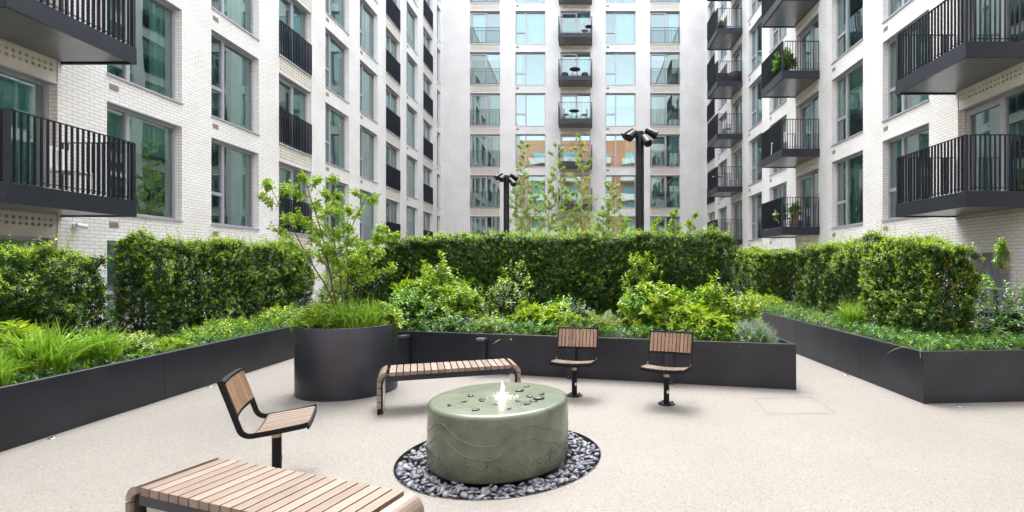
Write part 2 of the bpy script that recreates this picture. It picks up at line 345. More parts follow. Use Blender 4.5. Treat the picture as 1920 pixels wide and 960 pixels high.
# ------------------------------------------------------------------ the three buildings
ROOMD = 1.3
def window_proto(w, h, kind, cur, bl=0):
    """origin at the bottom left of the opening on the facade plane; +y goes into the building"""
    f = MB(); y0, y1 = .17, .25; t = .055
    f.box((0, y0, 0), (t, y1, h)); f.box((w-t, y0, 0), (w, y1, h)); f.box((t, y0, 0), (w-t, y1, t)); f.box((t, y0, h-.07), (w-t, y1, h)); f.box((.001, .001, h-.012), (w-.001, y0-.001, h-.001))
    panes = []
    if kind == 'window':
        mx = w*.34; ty = h*.37
        f.box((mx-.045, y0-.004, t), (mx+.045, y1, h-.07)); f.box((t, y0-.008, ty-.045), (mx-.045, y1, ty+.045))
        panes = [(t, mx-.045, t, ty-.045), (t, mx-.045, ty+.045, h-.07), (mx+.045, w-t, t, h-.07)]
    else:
        mx = w*.53
        f.box((mx-.06, y0-.004, t), (mx+.06, y1, h-.07)); f.box((t, y0-.012, t), (t+.09, y1, h-.07)); f.box((t+.09, y0-.012, h-.17), (mx-.06, y1, h-.07)); f.box((t+.09, y0-.012, t), (mx-.06, y1, t+.1))
        panes = [(t+.09, mx-.06, t+.1, h-.17), (mx+.06, w-t, t, h-.07)]
    o = f.build('window' if kind == 'window' else 'glazed_door', ALU)
    p = MB()
    for a, b, c, d in panes: p.face([(a, .215, c), (b, .215, c), (b, .215, d), (a, .215, d)])
    p.build('pane', GLASS, o)
    s = MB(); s.box((-.012, -.035, -.045), (w+.012, .168, -.004)); s.build('sill', SILL, o)
    r = MB(); Y0, Y1 = .26, .26+ROOMD
    q = [(0, Y0, -.02), (w, Y0, -.02), (w, Y1, -.02), (0, Y1, -.02), (0, Y0, h), (w, Y0, h), (w, Y1, h), (0, Y1, h)]
    for a in ((0, 1, 2, 3), (7, 6, 5, 4), (3, 2, 6, 7), (0, 3, 7, 4), (2, 1, 5, 6)): r.face([q[i] for i in a])
    r.build('room', ROOM, o)
    if cur:
        c = MB()
        for a, b in cur:
            a *= w; b *= w; n = max(6, int((b-a)/.03)); P = []
            for i in range(n+1):
                x = a + (b-a)*i/n; P.append((x, .40 + .035*math.sin(x*37 + math.sin(x*9)*1.5) + .012*math.sin(x*83)))
            for i in range(n):
                c.face([(P[i][0], P[i][1], .03), (P[i+1][0], P[i+1][1], .03), (P[i+1][0], P[i+1][1], h-.05), (P[i][0], P[i][1], h-.05)])
        c.build('curtain', CURT, o)
    if bl:
        c = MB(); c.box((.06, .30, h*(1-bl)), (w-.06, .304, h-.03)); c.box((.06, .292, h*(1-bl)-.03), (w-.06, .312, h*(1-bl))); c.build('roller_blind', PRECAST, o)
    return o
BLINDS = {7: .35, 8: .62, 9: .2}
CURS = [[(.02, .98)], [(.36, .98)], [(.02, .30), (.75, .98)], None, [(.02, .55)], [(.66, .98)], [(.02, .2)], None, None, None]
PROTO = {}
def proto(w, h, kind, ci):
    k = (round(w, 2), round(h, 2), kind, ci)
    return PROTO.get(k), k
def add_window(parent, u, z, w, h, kind, ci):
    p, k = proto(w, h, kind, ci)
    if p is None:
        o = window_proto(w, h, kind, CURS[ci], BLINDS.get(ci, 0)); PROTO[k] = o; o.parent = parent; o.location = (u, 0, z)
    else: copy_tree(p, parent, (u, 0, z), 0)

def fins(m, a, b, z0, z1, step=.098, wide=.042, thick=.011, posts=True):
    a, b = Vector((*a, 0)), Vector((*b, 0)); L = (b-a).length; d = (b-a)/L; n = Vector((d.y, -d.x, 0)); k = max(2, round(L/step))
    for i in range(k+1):
        c = a + d*(L*i/k)
        M = Matrix(((d.x, n.x, 0, c.x), (d.y, n.y, 0, c.y), (0, 0, 1, 0), (0, 0, 0, 1)))
        m.box((-thick/2, -wide/2, z0), (thick/2, wide/2, z1), M=M)
    M = Matrix(((d.x, n.x, 0, a.x), (d.y, n.y, 0, a.y), (0, 0, 1, 0), (0, 0, 0, 1)))
    m.box((-.01, -wide/2-.003, z1), (L+.01, wide/2+.003, z1+.014), M=M)
    m.box((0, -.012, z0+.045), (L, .012, z0+.057), M=M)

def spandrel_mesh(w, z0, z1, rows, pitch=.105, hole=.052):
    """precast panel with real square recesses"""
    m = MB(); h = z1-z0; y = .012; dd = .05; n = int((w-.1)/pitch); x0 = (w-n*pitch)/2
    bz = z1 - .05 - rows*pitch if rows > 2 else z0 + (h-rows*pitch)/2
    xs = [x0+i*pitch for i in range(n+1)]; zs = [bz+i*pitch for i in range(rows+1)]
    q = lambda a, b, c, d: m.face([(a, y, c), (b, y, c), (b, y, d), (a, y, d)])
    q(0, w, z0, bz); q(0, w, zs[-1], z1); q(0, x0, bz, zs[-1]); q(xs[-1], w, bz, zs[-1])
    g_ = (pitch-hole)/2
    for i in range(n):
        for j in range(rows):
            a, b, c, d = xs[i], xs[i+1], zs[j], zs[j+1]; A, B, C_, D = a+g_, b-g_, c+g_, d-g_
            q(a, b, c, C_); q(a, b, D, d); q(a, A, C_, D); q(B, b, C_, D)
            m.face([(A, y+dd, C_), (B, y+dd, C_), (B, y+dd, D), (A, y+dd, D)], 1)
            m.face([(A, y, C_), (B, y, C_), (B, y+dd, C_), (A, y+dd, C_)]); m.face([(A, y+dd, D), (B, y+dd, D), (B, y, D), (A, y, D)])
            m.face([(A, y, C_), (A, y+dd, C_), (A, y+dd, D), (A, y, D)]); m.face([(B, y+dd, C_), (B, y, C_), (B, y, D), (B, y+dd, D)])
    m.box((-.002, -.012, z0-.022), (w+.002, .1, z0-.002), 2)
    return m
SPM = {}
def balcony_proto(w, dep):
    s = MB(); zb, zt = -.20, .11
    s.box((-.1, -dep, zb), (w+.1, -dep+.05, zt)); s.box((-.1, -dep+.05, zb), (-.05, -.003, zt)); s.box((w+.05, -dep+.05, zb), (w+.1, -.003, zt))
    s.box((-.05, -dep+.05, zb+.045), (w+.05, -.003, zt-.03))
    b = s.build('balcony', DARK)
    u = MB(); u.box((.0, -dep+.1, zb+.025), (w*.5-.004, -.06, zb+.043)); u.box((w*.5+.004, -dep+.1, zb+.025), (w, -.06, zb+.043)); u.build('soffit', SOFF, b)
    r = MB(); e = .04
    fins(r, (-.1+e, -dep+e), (w+.1-e, -dep+e), zt+.02, 1.22); fins(r, (-.1+e, -dep+e+.09), (-.1+e, -.03), zt+.02, 1.22); fins(r, (w+.1-e, -dep+e+.09), (w+.1-e, -.03), zt+.02, 1.22)
    for x in (-.1+e, w+.1-e): r.box((x-.03, -dep+e-.03, zt), (x+.03, -dep+e+.03, 1.22))
    r.build('railing', DARK, b)
    return b
BAL = {}
def facade(label, loc, rotz, u0, u1, H, cols, zo, zvis, depth=8):
    B = empty('apartment_building', loc, rotz, label, 'building')
    wall = MB(); hw = 2.35; FH = 2.95
    cols = sorted(cols); us = u0
    def quad(a, b, c, d): wall.face([(a, 0, c), (b, 0, c), (b, 0, d), (a, 0, d)])
    for (a, b, kind) in cols:
        quad(us, a, 0, H); us = b; w = b-a
        kmax = int((zvis(a, b) - zo)/FH) + 1
        z = 0.
        for k in range(-1, kmax+1):
            kd = kind
            s = zo + FH*k; h = s + hw
            if k == -1:
                s = .35
                if kind == 'B0R': continue
                kd = 'window' if kind in ('W', 'J') else 'door'
            if h > H - .5: break
            sp = kind in ('J', 'B', 'B0R') and k >= 0
            if sp:                                   # spandrel panel below this opening replaces brick
                zz0 = s - .6 if not (kind == 'B0R' and k == 0) else s - .25
                quad(a, b, z, zz0)
                rows = 4 if kind == 'J' else 2
                key = (round(w, 2), rows, round(s-zz0, 2))
                if key not in SPM:
                    SPM[key] = o = spandrel_mesh(w, zz0-s, -.05, rows if s-zz0 > .4 else 1).build('spandrel_panel', [PRECAST, VENT, SILL], B); o.location = (a, 0, s)
                else:
                    o = SPM[key].copy(); COL.objects.link(o); o.parent = B; o.location = (a, 0, s)
            else: quad(a, b, z, s)
            z = h
            for (x, n) in ((a, 1), (b, -1)):         # jambs
                p = [(x, 0, s), (x, .25, s), (x, .25, h), (x, 0, h)]; wall.face(p if n > 0 else p[::-1])
            ci = random.choice([0, 1, 1, 2, 3, 4, 5, 6, 7, 8, 9, 2, 3])
            add_window(B, a, s, w, h-s, 'window' if kd in ('W', 'window') else 'door', ci)
            if kind == 'W' and k >= 0 and k % 1 == 0:
                key = 'vent'
                if key not in SPM:
                    m = MB(); m.box((0, -.006, 0), (.215, .02, .13)); 
                    for i in range(5): m.box((.015, -.012, .014+i*.022), (.2, -.006, .024+i*.022))
                    SPM[key] = o = m.build('air_vent', VENT, B); o.location = (a+.05, 0, s-.33)
                else:
                    o = SPM[key].copy(); COL.objects.link(o); o.parent = B; o.location = (a+.05, 0, s-.33)
            if kind == 'J' and k >= 0:
                key = ('jr', round(w, 2))
                if key not in SPM:
                    m = MB(); fins(m, (.03, -.02), (w-.03, -.02), .02, 1.13, wide=.04); SPM[key] = o = m.build('balustrade', DARK, B)
                else:
                    o = SPM[key].copy(); COL.objects.link(o); o.parent = B
                o.location = (a, 0, s)
            if kind in ('B', 'B0R') and k >= 0:
                key = round(w, 2)
                if key not in BAL:
                    BAL[key] = o = balcony_proto(w, 1.43); o.parent = B; o.location = (a, 0, s)
                else: copy_tree(BAL[key], B, (a, 0, s), 0)
        quad(a, b, z, H)
    quad(us, u1, 0, H)
    wall.box((u0, 2.0, 0), (u1, depth, H-.05))       # the mass behind the rooms
    wall.face([(u0, 0, H), (u1, 0, H), (u1, 2, H), (u0, 2, H)]); wall.face([(u0, 0, 0), (u0, 0, H), (u0, 2, H), (u0, 2, 0)]); wall.face([(u1, 0, H), (u1, 0, 0), (u1, 2, 0), (u1, 2, H)])
    wall.build('wall', BRICK, B)
    c = MB(); c.box((u0, -.06, H), (u1, .4, H+.12)); c.build('coping', SILL, B)
    return B
XL, XR, YB = -10.05, 9.0, 36.0
zv = lambda a, b: CH + PY*max(b, 4)/F
lc = [(1.55, 3.55, 'W'), (4.58, 6.58, 'W'), (7.62, 9.62, 'B'), (10.62, 12.63, 'W'), (13.62, 15.61, 'W'), (16.66, 18.65, 'J'), (19.68, 21.67, 'W'), (22.75, 24.72, 'W'), (25.78, 27.76, 'J'), (28.83, 30.85, 'W'), (31.88, 33.90, 'J'), (34.92, 35.80, 'W')]
lc = [(a, round(a + (2.0 if a < 34 else .88), 3), k) for a, b, k in lc]
BL = facade('long cream brick apartment block on the left, its nearest bay carrying two dark balconies', (XL, 0, 0), R(90), -9, YB, 23.5, lc, 2.74, zv)
rc = [(3.9, 5.9, 'W'), (6.95, 8.95, 'W'), (9.98, 11.98, 'B0R'), (12.98, 14.98, 'W'), (16.02, 18.02, 'W'), (19.02, 21.02, 'B'), (21.98, 23.98, 'W'), (24.98, 26.98, 'W'), (28.08, 30.08, 'B'), (30.98, 32.98, 'W'), (33.8, 35.8, 'J')]
rcl = [(-b, -a, k) for a, b, k in rc]
rcl = [(round(a, 3), round(a+2.0, 3), k) for a, b, k in rcl]
zvr = lambda a, b: CH + PY*max(-a, 4)/F
BRt = facade('cream brick apartment block with three stacks of jutting dark balconies behind the right planter', (XR, 0, 0), R(-90), -YB, 9, 23.5, rcl, 2.96, zvr)
bc = [(-8.0, 'J'), (-4.74, 'W'), (-1.50, 'B'), (1.74, 'W'), (4.93, 'J')]
bc = [(a, round(a+2.16, 3), k) for a, k in bc]
BB = facade('cream brick apartment block closing the far end of the courtyard, facing the camera', (0, YB, 0), 0, XL, XR, 24.5, bc, 2.80, lambda a, b: CH + PY*YB/F)

# block behind the camera, seen mirrored in the far windows
OB = empty('brick_building', (0, -22, 0), R(180), 'orange brick building with white balconies, mirrored in the far windows', 'building')
m = MB(); m.box((-26, 0, 0), (26, 8, 25)); m.build('wall', BRED, OB)
FARG = mat('far_glass', (.25, .45, .5), .1)
w0 = b0 = None
for k in range(7):
    z = 1 + 3.3*k
    for i in range(8):
        x = -22 + 5.7*i
        if w0 is None:
            m = MB(); m.box((0, -.05, 0), (2.6, .05, 2.2)); w0 = m.build('window', FARG, OB, (x, 0, z))
            m = MB(); m.box((0, -1.5, -.35), (3.8, -.06, -.02)); m.box((0, -1.5, -.02), (3.8, -1.46, .9)); b0 = m.build('balcony', RENDER, OB, (x-.6, 0, z))
        else: copy_tree(w0, OB, (x, 0, z), 0); copy_tree(b0, OB, (x-.6, 0, z), 0)

# ------------------------------------------------------------------ planters
def planter(label, poly, h, t=.05, soil=.08, joints=()):
    """poly: closed polygon counter-clockwise"""
    o = empty('planter', (poly[0][0], poly[0][1], 0), 0, label, 'planter'); ox, oy = poly[0]
    n = len(poly); P = [Vector((x-ox, y-oy)) for x, y in poly]
    def inset(d):
        out = []
        for i in range(n):
            a, b, c = P[i-1], P[i], P[(i+1) % n]; e1 = (b-a).normalized(); e2 = (c-b).normalized()
            n1 = Vector((-e1.y, e1.x)); n2 = Vector((-e2.y, e2.x)); k = (n1+n2); k = k / max(.2, k.dot(n1)) if k.length > 1e-6 else n1; out.append(b + k*d)
        return out
    Q = inset(t); E_ = inset(.006); m = MB()
    for i in range(n):
        j = (i+1) % n
        v = lambda p, z: (p.x, p.y, z)
        m.face([v(P[i], 0), v(P[j], 0), v(P[j], h-.006), v(P[i], h-.006)]); m.face([v(P[i], h-.006), v(P[j], h-.006), v(E_[j], h), v(E_[i], h)])
        m.face([v(E_[i], h), v(E_[j], h), v(Q[j], h), v(Q[i], h)]); m.face([v(Q[i], h), v(Q[j], h), v(Q[j], h-.25), v(Q[i], h-.25)])
    for (a, b, step) in joints:                      # folded panel joints: narrow cover strips 2 mm proud
        A, Bb = P[a], P[b]; L = (Bb-A).length; d = (Bb-A)/L; nn = Vector((d.y, -d.x)); k = 1
        while k*step < L - .2:
            c = A + d*k*step; M = Matrix(((d.x, nn.x, 0, c.x), (d.y, nn.y, 0, c.y), (0, 0, 1, 0), (0, 0, 0, 1)))
            m.box((-.004, 0, .002), (.004, .0015, h-.008), M=M); k += 1
    m.build('steel_wall', PLANTM, o)
    s = MB(); s.face([(q.x, q.y, h-soil) for q in Q]); s.build('soil', SOIL, o)
    return o
HL, HC, HR = .555, .59, .605
planter('long dark steel planter running along the left building, full of grasses and hedge', [(-4.98, -2), (-4.98, 12.5), (-7.6, 12.5), (-7.6, -2)], HL, joints=((0, 1, 2.0),))
CN = Vector((-.2376, -.9714))                         # outward normal of the middle planter's front
C0, C1 = Vector((-3.3, 7.885)), Vector((2.765, 6.45))
cdv = (C1-C0).normalized(); CIN = Vector((-cdv.y, cdv.x))
planter('dark steel planter across the middle of the courtyard, behind the two swivel seats', [tuple(C0-cdv*.85), tuple(C1), tuple(C1+Vector((0.05, 3.6))), tuple(C0-cdv*.85+CIN*3.4)], HC, joints=((0, 1, 1.22),))
planter('angular dark steel planter in front of the right building with its corner towards the paving', [(3.96, 5.80), (8.6, 6.18), (8.6, 15.5), (3.80, 15.5)], HR, joints=((0, 1, 1.22), (3, 0, 2.1)))
RPX, RPY, RPR, RPH = -3.02, 6.49, .605, .855
o = empty('round_planter', (RPX, RPY, 0), 0, 'tall round dark steel planter with a small tree, left of the far bench', 'planter')
m = MB(); m.lathe([(RPR, 0), (RPR, RPH-.006), (RPR-.006, RPH), (RPR-.03, RPH), (RPR-.03, RPH-.2)], 96, cap=False)
m.build('steel_wall', PLANTM, o)
m = MB(); m.lathe([(RPR-.03, RPH-.06), (.01, RPH-.03)], 48, cap=False); m.build('soil', SOIL, o)

# light posts fixed to the middle planter's front
LPL = ['leftmost light post on the middle planter, next to the round planter', 'light post on the middle planter above the right half of the far bench', 'light post on the middle planter directly behind the left of the two rear swivel seats', 'light post on the middle planter behind the right-hand swivel seat']
lp0 = None
for i, s in enumerate((.62, 1.90, 3.26, 4.62)):
    p = C0 + cdv*s; rz = math.atan2(cdv.y, cdv.x)
    if lp0 is None:
        lp0 = empty('light_post', (p.x, p.y, 0), rz, LPL[0], 'light post', 'light posts along the middle planter')
        m = MB(); m.box((-.06, -.075, 0), (.06, -.003, .50), bev=.004); m.build('post', DARK, lp0)
        m = MB(); m.box((-.066, -.13, .50), (.066, -.003, .535), bev=.006); m.build('cap', SOFF, lp0)
        m = MB()
        for x in (-.035, .035): m.lathe([(.008, 0), (.008, .006)], 10, c=(x, -.081, .03))
        m.build('bolt', STEEL, lp0)
    else: copy_tree(lp0, None, (p.x, p.y, 0), rz, LPL[i])

# ------------------------------------------------------------------ foliage builders
def twig_tube(m, p, q, r0, r1, n=5, jit=.03):
    p, q = Vector(p), Vector(q); a = p.lerp(q, .33) + Vector([random.uniform(-jit, jit) for _ in range(3)]); b = p.lerp(q, .66) + Vector([random.uniform(-jit, jit) for _ in range(3)])
    m.tube([p, a, b, q], [r0, r0+(r1-r0)*.33, r0+(r1-r0)*.66, r1], n, cap=False)

def shoots(lf, P, D, slen, nl, ll, lw, m, spread=1., tipbias=False, bend=.15, shape=4, fold=.25, tipy=0.):
    """leaves set round short shoots: P base, D direction, nl leaves each"""
    n = len(P); t = (np.arange(nl)+.3)/nl
    if tipbias: t = .55 + .45*t
    ref = np.where(np.abs(D[:, 2:3]) < .9, np.array([[0, 0, 1.]]), np.array([[1., 0, 0]]))
    A = unit(np.cross(D, ref)); B_ = np.cross(D, A)
    ph = RNG.uniform(0, 6.28, (n, 1)) + np.arange(nl)[None]*2.4 + RNG.normal(0, .25, (n, nl))
    rad = A[:, None]*np.cos(ph)[..., None] + B_[:, None]*np.sin(ph)[..., None]
    sl = np.broadcast_to(np.asarray(slen), (n,))
    pos = P[:, None] + D[:, None]*(sl[:, None]*t[None])[..., None]
    up = .35 + .5*t[None, :, None]
    d = rad*spread + D[:, None]*up + RNG.normal(0, .22, (n, nl, 3))
    nr = D[:, None]*1.0 - rad*.3 + np.array([0, 0, .35]) + RNG.normal(0, .2, (n, nl, 3))
    k = RNG.uniform(.75, 1.2, (n, nl))*RNG.uniform(.65, 1.3, (n, 1))*(1 - .35*(t[None]**3))
    mm = np.repeat(np.broadcast_to(np.asarray(m), (n,)), nl)
    if tipy: mm = mm*np.tile(t > tipy, n)
    lf.add(pos.reshape(-1, 3), d.reshape(-1, 3), nr.reshape(-1, 3), (ll*k).ravel(), (lw*k).ravel(), mm, fold, bend, shape)

def hedge(label, p0, p1, th, z0, z1, dens, ll, lw, seed, young=.3, ztop=None, rough=.10, name='hedge', cover=1., bare=.25):
    """p0->p1 is the centre line; th thickness; clipped but uneven; shoots on a bumpy shell, darker old leaves inside"""
    rs = np.random.default_rng(seed); p0, p1 = np.array(p0, float), np.array(p1, float); L = np.linalg.norm(p1-p0); ax = (p1-p0)/L; nx = np.array([-ax[1], ax[0]])
    H = z1-z0; o = empty(name, (float((p0[0]+p1[0])/2), float((p0[1]+p1[1])/2), z0), 0, label, 'hedge', 'clipped hedges in the planters')
    base = np.array([(p0[0]+p1[0])/2, (p0[1]+p1[1])/2, 0])
    areas = np.array([L*H, L*H*.8, th*H, th*H, L*th*1.2]); n = int(areas.sum()*dens)
    fc = rs.choice(5, n, p=areas/areas.sum()); a, b = rs.uniform(0, 1, n), rs.uniform(0, 1, n)
    s = np.where(fc < 2, a*L, np.where(fc == 2, 0, np.where(fc == 3, L, a*L)))
    w = np.where(fc == 0, -th/2, np.where(fc == 1, th/2, (np.where(fc == 4, b, a)-.5)*th))
    z = np.where(fc == 4, z1, z0 + b*H)
    nrm = np.zeros((n, 3))
    nrm[fc == 0] = [*(-nx), .15]; nrm[fc == 1] = [*nx, .15]; nrm[fc == 2] = [*(-ax), .15]; nrm[fc == 3] = [*ax, .15]; nrm[fc == 4] = [0, 0, 1]
    P = np.stack([p0[0]+ax[0]*s+nx[0]*w, p0[1]+ax[1]*s+nx[1]*w, z], 1)
    N1, N2, N3 = Noise(.9, seed), Noise(.32, seed+1), Noise(.5, seed+2)
    disp = N1(P)*rough + N2(P)*rough*1.15 + rs.normal(0, .025, n) - .05
    # rounded edges
    cen = np.stack([p0[0]+ax[0]*np.clip(s, .25, L-.25), p0[1]+ax[1]*np.clip(s, .25, L-.25), np.clip(z, z0+.1, z1-.22)], 1)
    ed = np.minimum(np.minimum(s, L-s), .3)/.3; et = np.clip((z1-z)/.25, 0, 1)
    P = P + nrm*disp[:, None]
    near_top = (fc != 4) & (z > z1-.2); P[near_top] -= nrm[near_top]*((1-et[near_top])**2*.10)[:, None]
    keep = rs.uniform(0, 1, n) < np.clip(.60 + N3(P)*.9 + .35, .45, 1)*np.where(z < z0+bare*2, np.clip((z-z0)/(bare*2)+.25, .2, 1), 1)
    P, nrm, fc, z = P[keep], nrm[keep], fc[keep], z[keep]; n = len(P)
    D = unit(nrm*.8 + np.array([0, 0, .55]) + rs.normal(0, .45, (n, 3)))
    yo = rs.uniform(0, 1, n) < young*np.where(fc == 4, 1.9, .35 + .9*np.clip((z-z0)/H, 0, 1)**1.5)*np.clip(1 + N2(P)*.9 + N1(P)*.5, .1, 2.2)
    lf = LF(); sl = rs.uniform(.06, .14, n)*np.where(fc == 4, 1.15, 1)
    shoots(lf, P - D*.05 - base, D, sl, 11, ll, lw, np.where(yo, 1, 0), tipy=.52)
    # tall unclipped shoots on the top
    k = int(L*22); q = rs.uniform(0, 1, k); ww = rs.uniform(-.5, .5, k)*th
    T = np.stack([p0[0]+ax[0]*q*L+nx[0]*ww, p0[1]+ax[1]*q*L+nx[1]*ww, np.full(k, z1-.02)], 1); T[:, 2] += N1(T)*rough
    shoots(lf, T-base, unit(np.array([0, 0, 1.])+rs.normal(0, .25, (k, 3))), rs.uniform(.05, .34, k), 13, ll, lw, 1)
    # old leaves inside
    ni = int(L*H*th*dens*9*.6*cover); I = np.stack([rs.uniform(.02, .98, ni)*L, (rs.uniform(-.5, .5, ni))*th*.86, z0 + H*rs.uniform(.06, .97, ni)], 1)
    I = np.stack([p0[0]+ax[0]*I[:, 0]+nx[0]*I[:, 1], p0[1]+ax[1]*I[:, 0]+nx[1]*I[:, 1], I[:, 2]], 1)
    lf.add(I-base, rdir(ni), rdir(ni), ll*1.25, lw*1.35, 0, .2, .1, 4)
    f = lf.build('foliage', [HEDGE, YOUNG], o); f.location.z = -z0
    m = MB(); ns = int(L*3.5)
    for i in range(ns):
        s_ = (i+.5)/ns*L + random.uniform(-.1, .1); w_ = random.uniform(-.2, .2)*th; x = p0 + ax*s_ + nx*w_ - base[:2]
        c = Vector((x[0], x[1], 0))
        for j in range(random.randint(2, 4)):
            tip = c + Vector((random.uniform(-.3, .3), random.uniform(-.3, .3), random.uniform(.5, .9)*H)); twig_tube(m, c, tip, .016, .005, 6, .06)
            for _ in range(5):
                t_ = random.uniform(.25, .9); st = c.lerp(tip, t_); twig_tube(m, st, st+Vector((random.uniform(-.28, .28), random.uniform(-.28, .28), random.uniform(.02, .25))), .006, .002, 4, .02)
    m.build('stems', BARK, o)
    return o

def shrub(name, label, c, rx, ry, h, nsh, ll, lw, mats, seed, nl=10, slen=(.1, .22), young=.3, spread=1., tip=False, up=.6, shape=6, bend=.2, lo=.05, fill=.5, cat='shrub', stems=8, group=None, rough=.25, fold=.2):
    if name in ('leafy_shrub', 'whorled_shrub'): ll, lw, nsh, rough, fill = ll*1.2, lw*1.2, int(nsh*.82), rough+.14, fill*.7
    rs = np.random.default_rng(seed); c = np.array(c, float); o = empty(name, tuple(c), 0, label, cat, group)
    u = rdir(nsh); u[:, 2] = np.abs(u[:, 2])*1.0 + lo*rs.uniform(0, 1, nsh); u = unit(u)
    rr = rs.uniform(.5, 1, nsh)**.45
    N_ = Noise(.45, seed); P = u*np.array([rx, ry, h])*rr[:, None]; P *= (1 + N_(P+c)*rough)[:, None]; P[:, 2] = np.maximum(P[:, 2], .03)
    D = unit(u*np.array([1, 1, .8]) + np.array([0, 0, up]) + rs.normal(0, .3, (nsh, 3)))
    yo = (rs.uniform(0, 1, nsh) < young*np.clip(.3 + 1.2*rr**3*(.4+P[:, 2]/h), 0, 2)).astype(int)
    lf = LF(); sl = rs.uniform(*slen, nsh)
    shoots(lf, P - D*sl[:, None]*.6, D, sl, nl, ll, lw, yo, spread, tip, bend, shape, fold)
    ni = int(nsh*nl*fill)
    I = rdir(ni)*np.array([rx, ry, h])*(rs.uniform(0, .9, (ni, 1))**.4); I[:, 2] = np.abs(I[:, 2])*.9
    lf.add(I, rdir(ni), rdir(ni)*.5+np.array([0, 0, .8]), ll*.85, lw*.9, 0, .2, .1, 4)
    lf.build('foliage', mats, o)
    m = MB()
    for i in range(stems):
        k = rs.integers(0, nsh); twig_tube(m, (rs.uniform(-.1, .1)*rx, rs.uniform(-.1, .1)*ry, 0), P[k], .009, .003, 5, .04)
    m.build('stems', BARK, o)
    return o

def grass(name, label, c, n, ln, spread, mat_, seed, wd=.007, droop=.8, cat='grass tuft', group=None, base=.06):
    rs = np.random.default_rng(seed); o = empty(name, tuple(c), 0, label, cat, group)
    K = 6; az = rs.uniform(0, 6.28, n); r0 = base*np.sqrt(rs.uniform(0, 1, n)); L = ln*rs.uniform(.55, 1.1, n); le = rs.uniform(.15, 1., n)*spread
    d = np.stack([np.cos(az), np.sin(az), np.zeros(n)], 1); t = np.linspace(0, 1, K)
    out = (le[:, None]*t[None] + droop*le[:, None]*t[None]**2.2)*L[:, None]*.55
    zz = L[:, None]*(t[None] - (droop*le[:, None]*.75)*t[None]**2.6)*.92
    az0 = rs.uniform(0, 6.28, n); P = np.stack([np.cos(az0)*r0, np.sin(az0)*r0, np.zeros(n)], 1)[:, None] + d[:, None]*out[..., None]; P[..., 2] += zz
    P += rs.normal(0, .006, P.shape); w_ = wd*rs.uniform(.7, 1.3, n)[:, None]*np.array([.8, 1, 1, .85, .55, .08])[None]
    side = unit(np.stack([-d[:, 1], d[:, 0], np.zeros(n)], 1) + rs.normal(0, .35, (n, 3)))
    lf = LF(); lf.strips(P, w_, side); lf.build('blades', [mat_], o)
    return o

def fern(label, c, nf, ln, seed, mats=None, elev=(.5, 1.2)):
    rs = np.random.default_rng(seed); o = empty('fern', tuple(c), 0, label, 'fern', None); lf = LF(); m = MB()
    for i in range(nf):
        az = i*6.283/nf + rs.uniform(-.3, .3); el = rs.uniform(*elev); L = ln*rs.uniform(.75, 1.1); K = 26; t = np.linspace(0, 1, K)
        h = np.array([math.cos(az), math.sin(az), 0]); P = h*(t*L*math.cos(el) + t**2*L*.25)[:, None]; P[:, 2] = t*L*math.sin(el) - t**2.2*L*.42
        tan = unit(np.gradient(P, axis=0)); sd_ = unit(np.cross(tan, [0, 0, 1.])); nr = np.cross(sd_, tan)
        pl = .16*L*np.sin(np.pi*np.clip(t*.9+.1, 0, 1))**.7*(1-t*.5)
        for sg in (-1, 1): lf.add(P[3:], sd_[3:]*sg + tan[3:]*.35, nr[3:], pl[3:], pl[3:]*.22+.004, 0, .1, .15, 6)
        m.tube([Vector(p) for p in P[::5]], .003, 4, cap=False)
    lf.build('fronds', [mats or FERNM], o); m.build('stalks', BARK, o); return o

